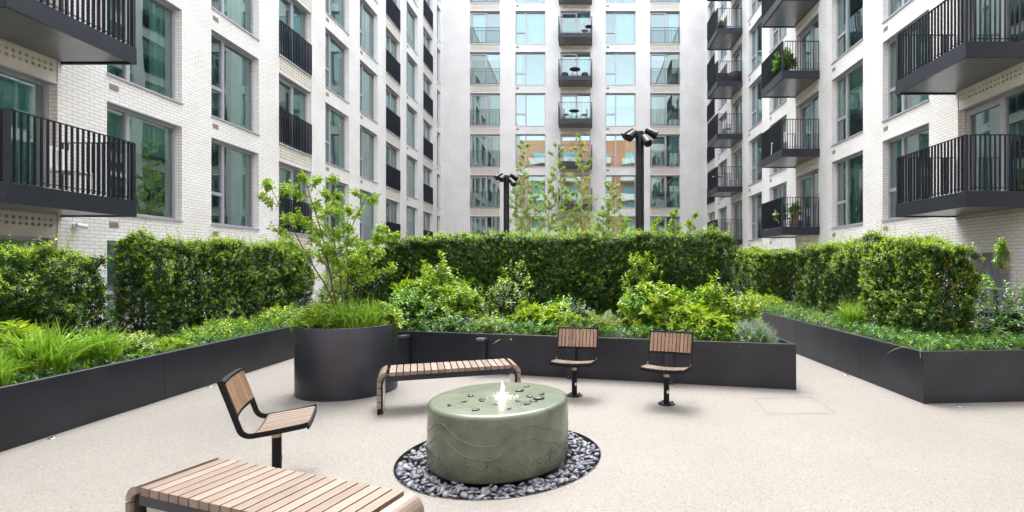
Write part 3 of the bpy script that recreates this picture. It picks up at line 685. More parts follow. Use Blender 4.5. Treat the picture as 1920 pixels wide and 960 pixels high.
def tree(name, label, base, stems, seed, ll, lw, leafm, bark, nbr, brl, group=None, tstart=.3, leaf_per=16, tw=4, up=.3, cat='tree'):
    """stems: list of (polyline relative to base, r0, r1)"""
    rnd = random.Random(seed); o = empty(name, tuple(base), 0, label, cat, group); m = MB(); lf = LF(); LP = []; LD = []
    def along(path, t):
        path = [Vector(p) for p in path]; n = len(path)-1; k = min(n-1, int(t*n)); return path[k].lerp(path[k+1], t*n-k), (path[k+1]-path[k]).normalized()
    for path, r0, r1 in stems:
        pts = []; n = 10
        for i in range(n+1):
            p, _ = along(path, i/n*.9999); pts.append(p + Vector((rnd.uniform(-.015, .015), rnd.uniform(-.015, .015), 0))*(i > 0))
        m.tube(pts, [r0+(r1-r0)*i/n for i in range(n+1)], 8)
        for b in range(nbr):
            t = tstart + (1-tstart)*(b+rnd.random())/nbr; p, d = along(pts, min(t, .999)); az = b*2.4 + rnd.uniform(-.5, .5)
            L = brl*(1.25-t*1.0)*rnd.uniform(.6, 1.2); dr = (Vector((math.cos(az), math.sin(az), 0)) + d*rnd.uniform(.2, .7) + Vector((0, 0, up))).normalized()
            q = p + dr*L + Vector((0, 0, -.06*L)); mid = p.lerp(q, .5) + Vector((rnd.uniform(-.06, .06), rnd.uniform(-.06, .06), rnd.uniform(0, .08)))*L
            rb = max(.0025, (r0+(r1-r0)*t)*.42); m.tube([p, mid, q], [rb, rb*.7, .0018], 5, cap=False)
            for k in range(tw):
                s = rnd.uniform(.25, 1); a = p.lerp(mid, s*2) if s < .5 else mid.lerp(q, s*2-1)
                td = (dr + Vector((rnd.uniform(-1, 1), rnd.uniform(-1, 1), rnd.uniform(-.4, .8)))*.8).normalized(); tl = L*rnd.uniform(.2, .55); e = a + td*tl
                m.tube([a, e], [.002, .0012], 4, cap=False)
                for j in range(leaf_per//2):
                    LP.append(a.lerp(e, rnd.uniform(.1, 1.05)) + Vector((rnd.gauss(0, .02), rnd.gauss(0, .02), rnd.gauss(0, .02)))); LD.append(td)
            for j in range(leaf_per//2): LP.append(mid.lerp(q, rnd.uniform(-.6, 1))); LD.append(dr)
    m.build('trunk', bark, o)
    P = np.array([tuple(p) for p in LP]); D = np.array([tuple(d) for d in LD]); n = len(P)
    d = unit(D*.4 + rdir(n) + np.array([0, 0, -.15])); nr = np.array([0, 0, 1.]) + RNG.normal(0, .55, (n, 3))
    k = RNG.uniform(.6, 1.2, n); lf.add(P + d*.008, d, nr, ll*k, lw*k, 0, .15, .2, 6)
    lf.build('crown', [leafm], o); return o
#==PLANTS
# hedges ------------------------------------------------------------
hedge('dark low clipped hedge filling the far left, standing behind the tuft of strappy grass', (-6.45, 2.6), (-6.42, 6.5), .66, .5, 1.70, 560, .042, .022, 21, young=.42, rough=.13)
hedge('tall clipped hedge in the left planter, between the low hedge and the little tree', (-6.42, 7.2), (-6.30, 11.2), .68, .5, 1.98, 560, .042, .022, 22, young=.62, rough=.12)
hc0 = C0 - cdv*.70 + CIN*2.45; hc1 = C0 + cdv*6.05 + CIN*2.45
hedge('long dark clipped hedge across the back of the middle planter', (hc0.x-.45, hc0.y+.1), (hc1.x-.42, hc1.y+.22), .9, .55, 2.14, 560, .044, .022, 23, young=.26, rough=.09, cover=2.2)
hedge('low dark hedge block behind the stems of the little tree', (-5.0, 11.2), (-4.05, 11.0), .9, .5, 1.92, 480, .046, .024, 24, young=.4)
hedge('bright clipped hedge nearest the corner of the right planter', (5.0, 6.72), (5.0, 8.05), .72, .56, 1.88, 560, .042, .022, 25, young=.78, bare=.22, rough=.15)
hedge('bright clipped hedge in the right planter, further back than the corner one', (5.22, 8.2), (5.35, 11.6), .75, .56, 1.99, 520, .042, .022, 26, young=.78, rough=.15)
hedge('small hedge at the far end of the right planter, beyond the bright ones', (5.2, 12.9), (5.2, 15.0), 1.25, .56, 1.95, 480, .044, .023, 27, young=.6)

# small tree in the round planter -----------------------------------
tb = Vector((RPX-.02, RPY, RPH-.04))
def rel(px, py, dy=0): return at(px, py, RPY+dy) - tb
tree('small_tree', 'small multi stemmed tree with thin lime green leaves in the round planter', tb,
     [([(0, 0, 0), rel(640, 540), rel(624, 440), rel(628, 335, .1)], .017, .005), ([(-.05, .03, 0), rel(625, 545, -.1), rel(606, 440, -.2), rel(572, 330, -.3)], .016, .004),
      ([(.04, -.03, 0), rel(655, 560, .1), rel(650, 450, .2), rel(690, 365, .3)], .014, .004), ([(-.03, -.04, 0), rel(600, 515, -.15), rel(560, 450, -.3), rel(505, 345, -.35)], .012, .0025),
      ([(.05, .04, 0), rel(672, 545, .1), rel(700, 470, .0), rel(728, 440, -.1)], .010, .003)],
     5, .052, .029, TREE, BARK, 10, .50, leaf_per=30, tw=6, tstart=.34)
# birches beyond the middle hedge
for i, (px, ptop, Y, lb) in enumerate([(983, 262, 21, 'leftmost slender birch beyond the middle hedge'), (1046, 275, 20, 'second slender birch from the left beyond the hedge, with the narrowest top'),
                                      (1092, 258, 20.5, 'tallest slender birch, in front of the far balconies'), (1150, 345, 19, 'short bushy birch left of the taller lamp post')]):
    b = at(px, 498, Y); b.z = .2; top = at(px + random.uniform(-6, 6), ptop, Y); H = top.z - .2
    tree('birch_tree', lb, b, [([(0, 0, 0), (.05, 0, H*.33), (-.04, .03, H*.66), (top.x-b.x, 0, H)], .028, .004)] + ([([(.1, 0, 0), (.3, .1, H*.35), (.5, .1, H*.7)], .025, .004), ([(-.1, 0, 0), (-.35, -.1, H*.4), (-.4, -.1, H*.78)], .025, .004)] if i != 2 else []),
         40+i, .048, .036, BIRL, BIRCH, 34 if i == 2 else 28, 1.05, 'slender birches beyond the hedge', tstart=.22, leaf_per=40, tw=9)
b = at(1265, 498, 12.5); b.z = .3
tree('small_tree', 'lime leaved sapling whose top shows above the hedge right of the taller lamp post', b, [([(0, 0, 0), (0, 0, 1.5), at(1262, 395, 12.5)-b], .02, .005), ([(0, 0, 0), (.2, 0, 1.4), at(1300, 402, 12.5)-b], .02, .004), ([(0, 0, 0), (-.2, 0, 1.4), at(1225, 418, 12.5)-b], .02, .004)],
     51, .085, .045, TREE, BARK, 9, .45, tstart=.5, leaf_per=16, tw=5)

# middle planter shrubs ----------------------------------------------
def cp(s, d, z=HC-.08):                               # s along the front from its left end, d back from the front
    p = C0 + cdv*s + CIN*d; return (p.x, p.y, z)
FM = [FRESH, YOUNG]; DM = [DEEP, FRESH]
shrub('leafy_shrub', 'tall loose shrub with oval leaves just right of the little tree', cp(.45, 1.45), .70, .5, 1.28, 420, .075, .042, FM, 61, young=.5, stems=12, rough=.4)
shrub('leafy_shrub', 'bushy shrub spilling towards the round planter, above the leftmost light post', cp(.35, .55), .5, .42, .55, 190, .060, .036, [DEEP, FRESH], 62, young=.6)
shrub('leafy_shrub', 'upright dark shrub with pale tips in front of the left half of the long hedge', cp(1.72, 1.25), .50, .42, 1.05, 270, .045, .026, [DEEP, YOUNG], 63, young=.4, rough=.4, up=1.)
shrub('leafy_shrub', 'low round shrub of small glossy leaves above the far bench', cp(1.25, .45), .42, .34, .34, 200, .048, .030, DM, 64, young=.35)
shrub('euonymus_shrub', 'low yellow variegated shrub over the planter edge behind the far bench', cp(1.92, .40), .34, .28, .34, 170, .045, .026, [FRESH, VARIE], 65, young=.7)
fern('green fern arching over the planter rim right of the yellow variegated shrub', cp(2.22, .20), 9, .36, 66, FRESH, elev=(.1, .7))
RG = 'evergreen shrubs with whorled narrow leaves'
shrub('whorled_shrub', 'bright shrub with whorls of narrow leaves behind the fern, left of the other whorled ones', cp(2.42, .75), .40, .34, .50, 95, .105, .030, FM, 67, nl=12, young=.75, tip=True, spread=1.1, group=RG, bend=.3, slen=(.08, .15))
shrub('whorled_shrub', 'low shrub with whorls of narrow light leaves left of the left swivel seat', cp(2.95, .55), .38, .32, .40, 85, .100, .028, FM, 68, nl=12, young=.7, tip=True, spread=1.1, group=RG, bend=.3, slen=(.08, .15))
fern('bronze tinted upright fern behind the left swivel seat', cp(3.62, .62), 15, .78, 69, FERNM, elev=(.6, 1.3))
shrub('leafy_shrub', 'tall shrub with big mid green leaves between the two swivel seats', cp(4.35, .85), .52, .45, .80, 240, .085, .046, FM, 70, young=.45, rough=.3)
shrub('leafy_shrub', 'lanky shrub of small bright leaves rising against the long hedge', cp(4.05, 1.65), .42, .35, 1.15, 170, .050, .028, FM, 71, young=.6, rough=.5, up=1.3, fill=.25)
shrub('leafy_shrub', 'bright shrub in front of the right end of the long hedge', cp(5.15, 1.35), .60, .42, .88, 300, .062, .034, FM, 72, young=.6, rough=.4)
shrub('leafy_shrub', 'loose shrub at the right end of the middle planter, behind the grey green cushion', cp(5.65, 1.6), .42, .5, .62, 170, .060, .034, FM, 73, young=.6, rough=.4)
shrub('whorled_shrub', 'bright whorled shrub above the right swivel seat', cp(4.95, .55), .42, .34, .46, 100, .115, .032, FM, 74, nl=12, young=.75, tip=True, spread=1.1, group=RG, bend=.35, slen=(.08, .16))
shrub('whorled_shrub', 'drooping whorled shrub between the right swivel seat and the grey green cushion', cp(5.28, .34), .28, .24, .36, 70, .110, .030, FM, 75, nl=12, young=.8, tip=True, spread=1.15, group=RG, bend=.4, slen=(.08, .15))
shrub('cushion_plant', 'grey green feathery cushion plant at the right corner of the middle planter', cp(5.72, .38), .34, .30, .30, 430, .030, .0065, [SILVER, SILVER], 76, nl=16, up=.9, slen=(.08, .15), shape=4, stems=3)
shrub('cushion_plant', 'spreading grey green cushion plant behind the gap between the seats', cp(3.86, .30), .36, .22, .19, 330, .028, .0065, [SILVER, SILVER], 77, nl=15, up=.8, slen=(.07, .13), shape=4, stems=3)
shrub('leafy_shrub', 'low dark glossy shrub under the bronze fern', cp(3.35, .45), .35, .30, .26, 140, .055, .03, DM, 78, young=.3)
shrub('leafy_shrub', 'mid height shrub beside the left end of the long hedge', cp(-.1, 1.9), .5, .5, 1.0, 200, .06, .034, FM, 79, young=.5, rough=.4)
shrub('leafy_shrub', 'dark filler shrub in front of the middle of the long hedge', cp(2.75, 1.45), .6, .4, .55, 200, .05, .03, DM, 80, young=.25)
shrub('leafy_shrub', 'broad bright shrub filling the left end of the middle planter above the round planter rim', cp(.15, 1.0), .60, .5, 1.0, 380, .065, .036, FM, 84, young=.55, rough=.35)
shrub('leafy_shrub', 'bright shrub between the round planter and the upright pale tipped shrub', cp(1.05, .95), .55, .45, .86, 340, .06, .034, FM, 85, young=.55, rough=.35)
shrub('leafy_shrub', 'dark leafy shrub behind the whorled shrubs left of the bronze fern', cp(2.5, 1.3), .5, .4, .5, 200, .055, .032, DM, 86, young=.35, rough=.3)
shrub('leafy_shrub', 'low bright filler between the two tallest shrubs behind the seats', cp(4.75, 1.0), .4, .35, .5, 190, .07, .038, FM, 87, young=.5, rough=.3)
def cover(name, label, polyfn, n, z, ll, lw, mats, seed, hmax=.1):
    rs = np.random.default_rng(seed); P = polyfn(rs, n); P = np.c_[P, z + hmax*rs.uniform(0, 1, n)]; lf = LF()
    D = unit(np.c_[rs.normal(0, .5, (n, 2)), np.full(n, .8)])
    shoots(lf, P, D, rs.uniform(.03, .08, n), 7, ll, lw, (rs.uniform(0, 1, n) < .35).astype(int))
    return tag(lf.build(name, mats), label, 'ground cover', kind='stuff')
def poly_c(rs, n):
    s, d = rs.uniform(.05, 5.9, n), rs.uniform(.05, 2.0, n)**1.0; return np.stack([C0.x+cdv.x*s+CIN.x*d, C0.y+cdv.y*s+CIN.y*d], 1)
cover('ground_cover', 'dense low leafy ground cover in the middle planter', poly_c, 5600, HC-.08, .046, .027, [COVER, FRESH], 81, .2)
cover('ground_cover', 'dense small leaved ground cover in the right planter', lambda rs, n: np.where(rs.uniform(0, 1, (n, 1)) < .5, np.c_[rs.uniform(4.04, 5.2, n), rs.uniform(5.95, 15, n)], np.c_[rs.uniform(4.04, 8.5, n), rs.uniform(5.98, 7.3, n) + .05]), 6200, HR-.08, .036, .023, [COVER, FRESH], 82, .16)
cover('ground_cover', 'low leafy ground cover along the left planter', lambda rs, n: np.c_[rs.uniform(-6.4, -5.06, n), rs.uniform(3, 12.3, n)], 4200, HL-.08, .04, .022, [COVER, FRESH], 83, .09)

# left planter plants -------------------------------------------------
z = HL-.07
grass('grass_tuft', 'big tuft of strappy bright grass hanging over the left planter rim', (-5.36, 5.0, z), 520, .66, .75, GRASSM, 90, wd=.016, base=.17, group='strappy grass tufts')
grass('grass_tuft', 'strappy grass tuft right of the biggest one in the left planter', (-5.42, 5.62, z), 380, .56, .75, GRASSM, 91, wd=.015, base=.15, group='strappy grass tufts')
grass('grass_tuft', 'strappy grass tuft at the very left edge of the picture', (-5.28, 4.45, z), 320, .46, .85, GRASSM, 92, wd=.011, base=.14, group='strappy grass tufts')
shrub('leafy_shrub', 'low shrub with long pale leaves between the grass and the low hedge', (-5.8, 5.0, z), .42, .6, .52, 150, .105, .034, FM, 93, nl=11, young=.7, tip=True, bend=.3)
shrub('leafy_shrub', 'small yellowish shrub at the right of the strappy grass', (-5.55, 6.15, z), .28, .35, .30, 120, .045, .028, [FRESH, VARIE], 94, young=.6)
shrub('leafy_shrub', 'small plant with starry pale leaves at the left planter rim', (-5.25, 6.35, z), .18, .2, .14, 40, .09, .03, FM, 95, nl=9, young=.8, tip=True)
shrub('leafy_shrub', 'low spreading green shrub at the foot of the tall left hedge', (-5.62, 7.7, z), .42, .75, .26, 300, .045, .02, FM, 96, young=.45)
shrub('leafy_shrub', 'low spreading green shrub near the far end of the left planter, by the round planter', (-5.5, 9.2, z), .42, .8, .34, 320, .048, .024, FM, 97, young=.5)
shrub('leafy_shrub', 'taller leafy shrub behind the round planter', (-5.2, 10.9, z), .55, .7, 1.05, 340, .06, .03, FM, 98, young=.55, rough=.4)
# round planter underplanting
grass('grass_tuft', 'lush grass tuft on the right side of the round planter', (RPX+.22, RPY-.18, RPH-.05), 420, .50, .95, GRASSM, 100, wd=.011, base=.24, group='strappy grass tufts')
grass('grass_tuft', 'lush grass tuft in the middle of the round planter below the stems', (RPX-.08, RPY-.1, RPH-.05), 330, .44, 1.0, GRASSM, 101, wd=.010, base=.26, group='strappy grass tufts')
shrub('leafy_shrub', 'leafy perennial on the left rim of the round planter', (RPX-.33, RPY-.12, RPH-.05),   .34, .32, .30, 190, .055, .026, FM, 102, young=.55, nl=9)
shrub('leafy_shrub', 'leafy perennial on the right rim of the round planter', (RPX+.38, RPY+.16, RPH-.05), .26, .26, .32, 150, .06, .03, FM, 103, young=.5, nl=9)
# right planter plants
z = HR-.07
grass('grass_tuft', 'tall bright grass tuft in front of the gap between the bright hedges', (4.5, 8.3, z), 380, .62, .7, GRASSM, 110, wd=.012, base=.12, group='strappy grass tufts')
grass('yellow_grass', 'yellow grass tuft left of the tall grass in the right planter', (4.45, 9.5, z), 150, .26, 1., YELG, 111, wd=.007, base=.12, group='yellow grass tufts')
grass('yellow_grass', 'yellow grass tuft further back along the right planter, by the sprawling perennials', (4.5, 10.5, z), 150, .26, 1., YELG, 112, wd=.007, base=.12, group='yellow grass tufts')
grass('yellow_grass', 'small yellow grass tuft right above the corner of the right planter', (4.75, 6.35, z), 90, .16, 1., YELG, 113, wd=.006, base=.1, group='yellow grass tufts')
grass('grass_tuft', 'thin grass trailing over the corner of the right planter', (4.10, 6.02, z), 26, .36, 1.25, GRASSM, 114, wd=.006, base=.1, droop=1.1, group='strappy grass tufts')
shrub('leafy_shrub', 'sprawling pale perennials at the far end of the right planter', (4.35, 11.9, z), .5, .9, .36, 240, .065, .022, FM, 115, young=.7)
shrub('leafy_shrub', 'bright leafy shrub beyond the yellow grass against the farthest hedge', (4.75, 13.3, z), .4, .6, .6, 180, .07, .03, FM, 116, young=.7)
shrub('leafy_shrub', 'low dark glossy shrub right of the corner hedge', (5.85, 6.85, z), .42, .36, .40, 130, .075, .032, DM, 117, nl=11, tip=True, young=.25)
shrub('leafy_shrub', 'berried shrub with reddish stems in front of the grey louvre panel', (6.05, 7.2, z), .42, .4, .82, 150, .045, .026, [DEEP, FRESH], 118, young=.45, up=1.2, fill=.15, rough=.5, stems=14)
shrub('leafy_shrub', 'pale yellow green shrub at the right edge of the picture', (6.55, 6.75, z), .32, .36, .52, 130, .075, .03, [YOUNG, YOUNG], 119, young=.7)
shrub('leafy_shrub', 'thin upright shoot rising above the right end of the corner hedge', (5.62, 6.7, 1.55), .07, .07, .5, 40, .04, .024, [FRESH, YOUNG], 120, young=.5, up=2, fill=.1, stems=3)

# ------------------------------------------------------------------ lamp posts
lamp0 = None
for (px, pt, Y, rz, lb) in ((1199.5, 247, 11.75, 0, 'taller looking black floodlight mast right of the birches'), (949.5, 329, 17.45, R(28), 'more distant black floodlight mast left of the birches')):
    b = at(px, PY, Y); b.z = 0
    if lamp0 is None:
        H = 4.74; lamp0 = empty('lamp_post', b, rz, lb, 'lamp post', 'floodlight masts beyond the hedge')
        m = MB(); m.lathe([(.1, 0), (.1, H-.01), (.09, H)], 24); m.build('pole', BLK, lamp0)
        for az, dz, tl in ((R(186), -.05, R(34)), (R(-8), -.04, R(30)), (R(222), -.12, R(38)), (R(-62), -.24, R(48))):
            d = Vector((math.cos(az), math.sin(az), 0)); p = Vector((0, 0, H+dz)) + d*.10; q = p + d*.12
            m = MB(); m.tube([p, q], .022, 8)
            ax = (d*math.cos(tl) + Vector((0, 0, -math.sin(tl)))).normalized(); a = q - ax*.10 + Vector((0, 0, .03))
            m.tube([a, a+ax*.03, a+ax*.12, a+ax*.121, a+ax*.22, a+ax*.221, a+ax*.30], [.045, .075, .078, .088, .088, .098, .098], 20)
            m.build('floodlight', BLK, lamp0)
    else: copy_tree(lamp0, None, b, rz, lb)

# ------------------------------------------------------------------ benches
def bench(label, loc, rz, woodm):
    o = empty('bench', loc, rz, label, 'bench', 'slatted benches round the fountain'); L, D, H, th, pit = 1.56, .40, .45, .042, .0735
    fr = MB(); r = .052
    # side frames: flat steel hoops under the slats
    for y in (.035, D-.035):
        path = [Vector((-L/2+th, y, 0)), Vector((-L/2+th, y, H-th-r)) ]
        for k in range(1, 6): a = R(90)*k/5; path.append(Vector((-L/2+th+r-r*math.cos(a), y, H-th-r+r*math.sin(a))))
        path += [Vector((-p.x, p.y, p.z)) for p in path[::-1]]
        for p, q in zip(path, path[1:]):
            d = (q-p).normalized(); n = Vector((d.z, 0, -d.x)); hw = .006
            vs = []
            for w_ in (p, q):
                for sy in (-.03, .03):
                    for sn in (0, -.012): vs.append(w_ + Vector((0, sy, 0)) - n*sn*-1)
            fr.idx(vs, [(0, 1, 3, 2), (4, 6, 7, 5), (0, 2, 6, 4), (1, 5, 7, 3), (0, 4, 5, 1), (2, 3, 7, 6)])
    for s in (-1, 1):
        fr.box((s*(L/2-th-.012)-.006, .01, 0), (s*(L/2-th-.012)+.006, D-.01, .012))
    fr.box((-L/2+th+r, -.0, H-th-.06), (L/2-th-r, .012, H-th-.001)); fr.box((-L/2+th+r, D-.012, H-th-.06), (L/2-th-r, D, H-th-.001))
    fr.build('frame', DARK, o)
    st = MB()
    for s in (-1, 1): st.box((s*(L/2-th-.02)-.004, .05, .012), (s*(L/2-th-.02)+.004, D-.05, H-th-.09))
    st.build('leg_plate', STEEL, o)
    n = int((L-2*(th+r))/pit); x0 = -n*pit/2
    for i in range(n):
        m = MB(); m.box((x0+i*pit+.0055, -.012, H-th), (x0+(i+1)*pit-.0055, D+.012, H), bev=.0025, grain=1); s = m.build('slat', woodm, o)
    for sg in (-1, 1):
        m = MB(); K = 7; prof = []; cx = sg*(L/2-th-r+.0); cz = H-th-r           # quarter-round end slat
        for k in range(K+1): a = R(4)+R(82)*k/K; prof.append((cx + sg*(r+th)*math.cos(a), cz + (r+th)*math.sin(a)))
        for k in range(K+1): a = R(86)-R(82)*k/K; prof.append((cx + sg*(r+.002)*math.cos(a), cz + (r+.002)*math.sin(a)))
        nP = len(prof); A = [Vector((x, -.012, zz)) for x, zz in prof]; Bq = [Vector((x, D+.012, zz)) for x, zz in prof]
        sd_ = [[(v.y, v.x+v.z) for v in q] for q in [[A[i], A[(i+1) % nP], Bq[(i+1) % nP], Bq[i]] for i in range(nP)]]
        m.idx(A+Bq, [(i, (i+1) % nP, nP+(i+1) % nP, nP+i) for i in range(nP)], uvs=sd_)
        m.face(A, uv=[(p.x, p.z) for p in A]); m.face(Bq[::-1], uv=[(p.x, p.z) for p in Bq[::-1]]); m.build('slat', woodm, o)
        for j in range(4):
            z1 = cz - .004 - j*pit; m = MB(); x1 = sg*(L/2); a, b = sorted((x1, x1-sg*th)); m.box((a, -.012, z1-pit+.008), (b, D+.012, z1), bev=.0025, grain=1); m.build('slat', woodm, o)
        m = MB(); a, b = sorted((sg*L/2, sg*(L/2-th))); m.box((a+.004, 0, 0), (b-.004, D, .05)); m.build('foot', BLK, o)
    return o
import itertools
e1 = Vector((1.384, .46, 0)).normalized(); mid = Vector(((-2.14-.756)/2, (5.38+5.84)/2, 0))
bench('slatted bench on the far side of the fountain, in front of the round planter', mid, math.atan2(e1.y, e1.x), WOOD)
e2 = Vector((1.34, -.47, 0)).normalized(); mid2 = Vector((-2.36, 2.637, 0)) + e2*.74
bench('slatted bench at the bottom edge of the picture, nearest the camera', mid2, math.atan2(e2.y, e2.x), WOOD)

# ------------------------------------------------------------------ swivel seats
def arc(u): return .018*(2*u)**2                      # concave across the width
def seat(label, loc, rz):
    """faces local -y; pole at the origin"""
    o = empty('swivel_seat', loc, rz, label, 'seat', 'swivel seats round the fountain'); Wd = .51; sz = .415
    m = MB(); m.lathe([(.098, 0), (.098, .008), (.094, .010)], 32); m.lathe([(.033, .010), (.033, sz-.10)], 20)
    for k in range(4):
        a = R(45+90*k); m.lathe([(.010, .010), (.010, .022), (.006, .026)], 8, c=(.078*math.cos(a), .078*math.sin(a), 0))
    m.build('pole', BLK, o)
    m = MB(); m.lathe([(.034, sz-.10), (.034, sz-.045)], 20); m.build('collar', BRONZE, o)
    m = MB(); m.box((.012, -.0355, .13), (.034, -.025, .165)); m.build('sticker', WHITE, o)
    # profile in (y, z): seat front -> rear -> curve -> back top
    prof = [(-.24, .435), (-.20, .425), (.0, .402), (.10, .394)]
    cy, cz, rr = .115, .474, .08
    for k in range(7): a = R(-84 + 66*k/6*1.0); prof.append((cy + rr*math.cos(a)*.9, cz + rr*math.sin(a)))
    prof += [(.245, .64), (.295, .79)]
    fr = MB()
    for sx in (-1, 1):                                # side frames, flat bar on edge
        pts = [Vector((sx*Wd/2, y, zz + arc(.5))) for y, zz in prof]
        vs = []
        for i, p in enumerate(pts):
            d = (pts[min(i+1, len(pts)-1)] - pts[max(i-1, 0)]).normalized(); n = Vector((0, -d.z, d.y))
            for a_, b_ in ((-.006, -.018), (.006, -.018), (.006, .018), (-.006, .018)): vs.append(p + Vector((a_, 0, 0)) + n*b_)
        k = len(pts); fs = [(i*4+j, i*4+(j+1) % 4, (i+1)*4+(j+1) % 4, (i+1)*4+j) for i in range(k-1) for j in range(4)] + [(3, 2, 1, 0), (k*4-4, k*4-3, k*4-2, k*4-1)]
        fr.idx(vs, fs)
    def cross(y, zz, hh, ty):                         # curved cross bar
        n = 12
        for i in range(n):
            x0, x1 = (-.5+i/n)*Wd, (-.5+(i+1)/n)*Wd; a0, a1 = arc(x0/Wd), arc(x1/Wd)
            dy0 = -(.25-arc(x0/Wd)/.018*.25)*0; q = []
            for (x, a_) in ((x0, a0), (x1, a1)):
                for dy in (-ty, ty):
                    for dz in (-hh, hh): q.append(Vector((x, y + dy + (a_*-1 if zz > .5 else 0), zz + dz + (a_ if zz <= .5 else 0))))
            fr.idx(q, [(0, 2, 6, 4), (1, 5, 7, 3), (0, 4, 5, 1), (2, 3, 7, 6)] + ([(0, 1, 3, 2)] if i == 0 else []) + ([(4, 6, 7, 5)] if i == n-1 else []))
    cross(-.237, .418, .018, .006); cross(.098, .394, .012, .006); cross(.296, .797, .008, .016); cross(.215, .555, .010, .006)
    fr.box((-.09, -.12, sz-.047), (.09, .10, sz-.035))
    fr.build('frame', BLK, o)
    n = 11; pw = (Wd-.012)/n
    for i in range(n):
        xa = -Wd/2 + .006 + i*pw + .0045; xb = xa + pw - .009; u = (xa+xb)/2/Wd; sl = 8*.018*u/Wd
        m = MB(); A, Bq = Vector((0, -.23, .432)), Vector((0, .092, .400)); d = (Bq-A).normalized(); up_ = Vector((1, 0, 0)).cross(d)
        M = Matrix(((1, d.x, up_.x, (xa+xb)/2), (0, d.y, up_.y, A.y), (sl, d.z, up_.z, A.z + arc(u)), (0, 0, 0, 1)))
        m.box((-(xb-xa)/2+.001, 0, -.008), ((xb-xa)/2-.001, (Bq-A).length, .010), M=M, bev=.002, grain=1); m.build('seat_slat', WOOD, o)
        m = MB(); A, Bq = Vector((0, .218, .568)), Vector((0, .292, .788)); d = (Bq-A).normalized(); nn = d.cross(Vector((1, 0, 0)))
        M = Matrix(((1, d.x, nn.x, (xa+xb)/2), (-sl, d.y, nn.y, A.y - arc(u)), (0, d.z, nn.z, A.z), (0, 0, 0, 1)))
        m.box((-(xb-xa)/2, 0, -.010), ((xb-xa)/2, (Bq-A).length, .008), M=M, bev=.002, grain=1); m.build('back_slat', WOODW, o)
    return o
s0 = seat('swivel seat left of the fountain, turned side on', (-2.29, 3.77, 0), R(112))
def face_to(dx, dy): return math.atan2(dy, dx) + R(90)
copy_tree(s0, None, (-.085, 6.17, 0), face_to(-.16, -1), 'swivel seat on the far side of the fountain, straight ahead behind its right rim')
copy_tree(s0, None, (.985, 5.80, 0), face_to(-.36, -.93), 'swivel seat to the right, alone in front of the middle planter')

# ------------------------------------------------------------------ fountain
FC = Vector((-.690, 4.215, 0)); FR, FH = .565, .497
fo = empty('fountain', FC, RA, 'round green glazed fountain with a relief of waves and leaves', 'fountain')
prof = [(FR*.985, .0), (FR, .02)] + [(FR, .02+(FH-.058)*k/8) for k in range(1, 9)]
for k in range(1, 9): a = R(90)*k/8; prof.append((FR-.038+.038*math.cos(a), FH-.038+.038*math.sin(a)))
prof += [(FR-.2, FH+.001), (.12, FH+.0015), (.05, FH), (.03, FH-.01)]
m = MB(); m.lathe(prof, 128, sx=RSX, sy=RSY); m.build('basin', GLAZE, fo)
m = MB(); rnd = random.Random(3)
def sp(th, z, off=.0005): r = FR+off; return Vector((r*RSX*math.cos(th), r*RSY*math.sin(th), z))
def wave(th): return .285 + .068*math.sin(th*5.0 + 2.6) + .012*math.sin(th*11)
for k, dz in enumerate((.05, -.05)):
    m.tube([sp(2*math.pi*i/260, wave(2*math.pi*i/260) + dz) for i in range(261)], .0046, 6, cap=False)
for i in range(150):                                  # raised leaf outlines round the foot
    th = 2*math.pi*i/150 + rnd.uniform(-.02, .02); z0 = rnd.uniform(.02, .15); L_ = rnd.uniform(.03, .07); tilt = rnd.uniform(-1, 1); w_ = L_*.28
    P = []
    for j in range(13):
        a = 2*math.pi*j/12; u_, v_ = L_*.5*(1-math.cos(a)), w_*math.sin(a)
        x, zz = u_*math.sin(tilt)+v_*math.cos(tilt), u_*math.cos(tilt)-v_*math.sin(tilt); P.append(sp(th + x/FR, z0+zz))
    m.tube(P, .0034, 5, cap=False)
for i in range(16):                                   # raised fern sprigs
    th = 2*math.pi*i/16 + rnd.uniform(-.1, .1); L_ = rnd.uniform(.1, .17); z0 = .06
    m.tube([sp(th, z0), sp(th+.02, z0+L_)], .0032, 5, cap=False)
    for j in range(7):
        t = (j+1)/8
        for sg in (-1, 1): m.tube([sp(th+.02*t, z0+L_*t), sp(th+.02*t+sg*.045*(1-t), z0+L_*t+.02*(1-t)+.004)], .0032, 4, cap=False)
for i in range(9):                                    # curling stems
    th = 2*math.pi*i/9 + .2; m.tube([sp(th + .10*math.sin(t*.9)*(1-t*.12), .05 + .022*t*1.2 - .004*t*t*.6) for t in [q*.5 for q in range(13)]], .0024, 5, cap=False)
m.build('relief', GLAZE, fo)
# the water jet with a small light under it
wj = empty('water_jet', (FC.x+.03, FC.y-.01, FH), 0, 'bubbling white water jet lit from below in the middle of the fountain', 'water')
m = MB(); prof = [(.030, 0), (.023, .018), (.019, .045), (.017, .07), (.019, .085), (.012, .108), (.007, .128), (.002, .14)]
n = 20; vs = []
for i, (r, zz) in enumerate(prof):
    for k in range(n): a = 2*math.pi*k/n; q = r*(1+.22*math.sin(k*2.1+i*1.7)); vs.append((q*math.cos(a)+.004*math.sin(i*2), q*math.sin(a), zz))
m.idx(vs, [(i*n+k, i*n+(k+1) % n, (i+1)*n+(k+1) % n, (i+1)*n+k) for i in range(len(prof)-1) for k in range(n)], smooth=True); m.build('plume', WATER, wj)
m = MB(); rnd = random.Random(9)
bmx = bmesh.new(); bmesh.ops.create_icosphere(bmx, subdivisions=1, radius=1); IV = [v.co.copy() for v in bmx.verts]; IF = [tuple(v.index for v in f.verts) for f in bmx.faces]; bmx.free()
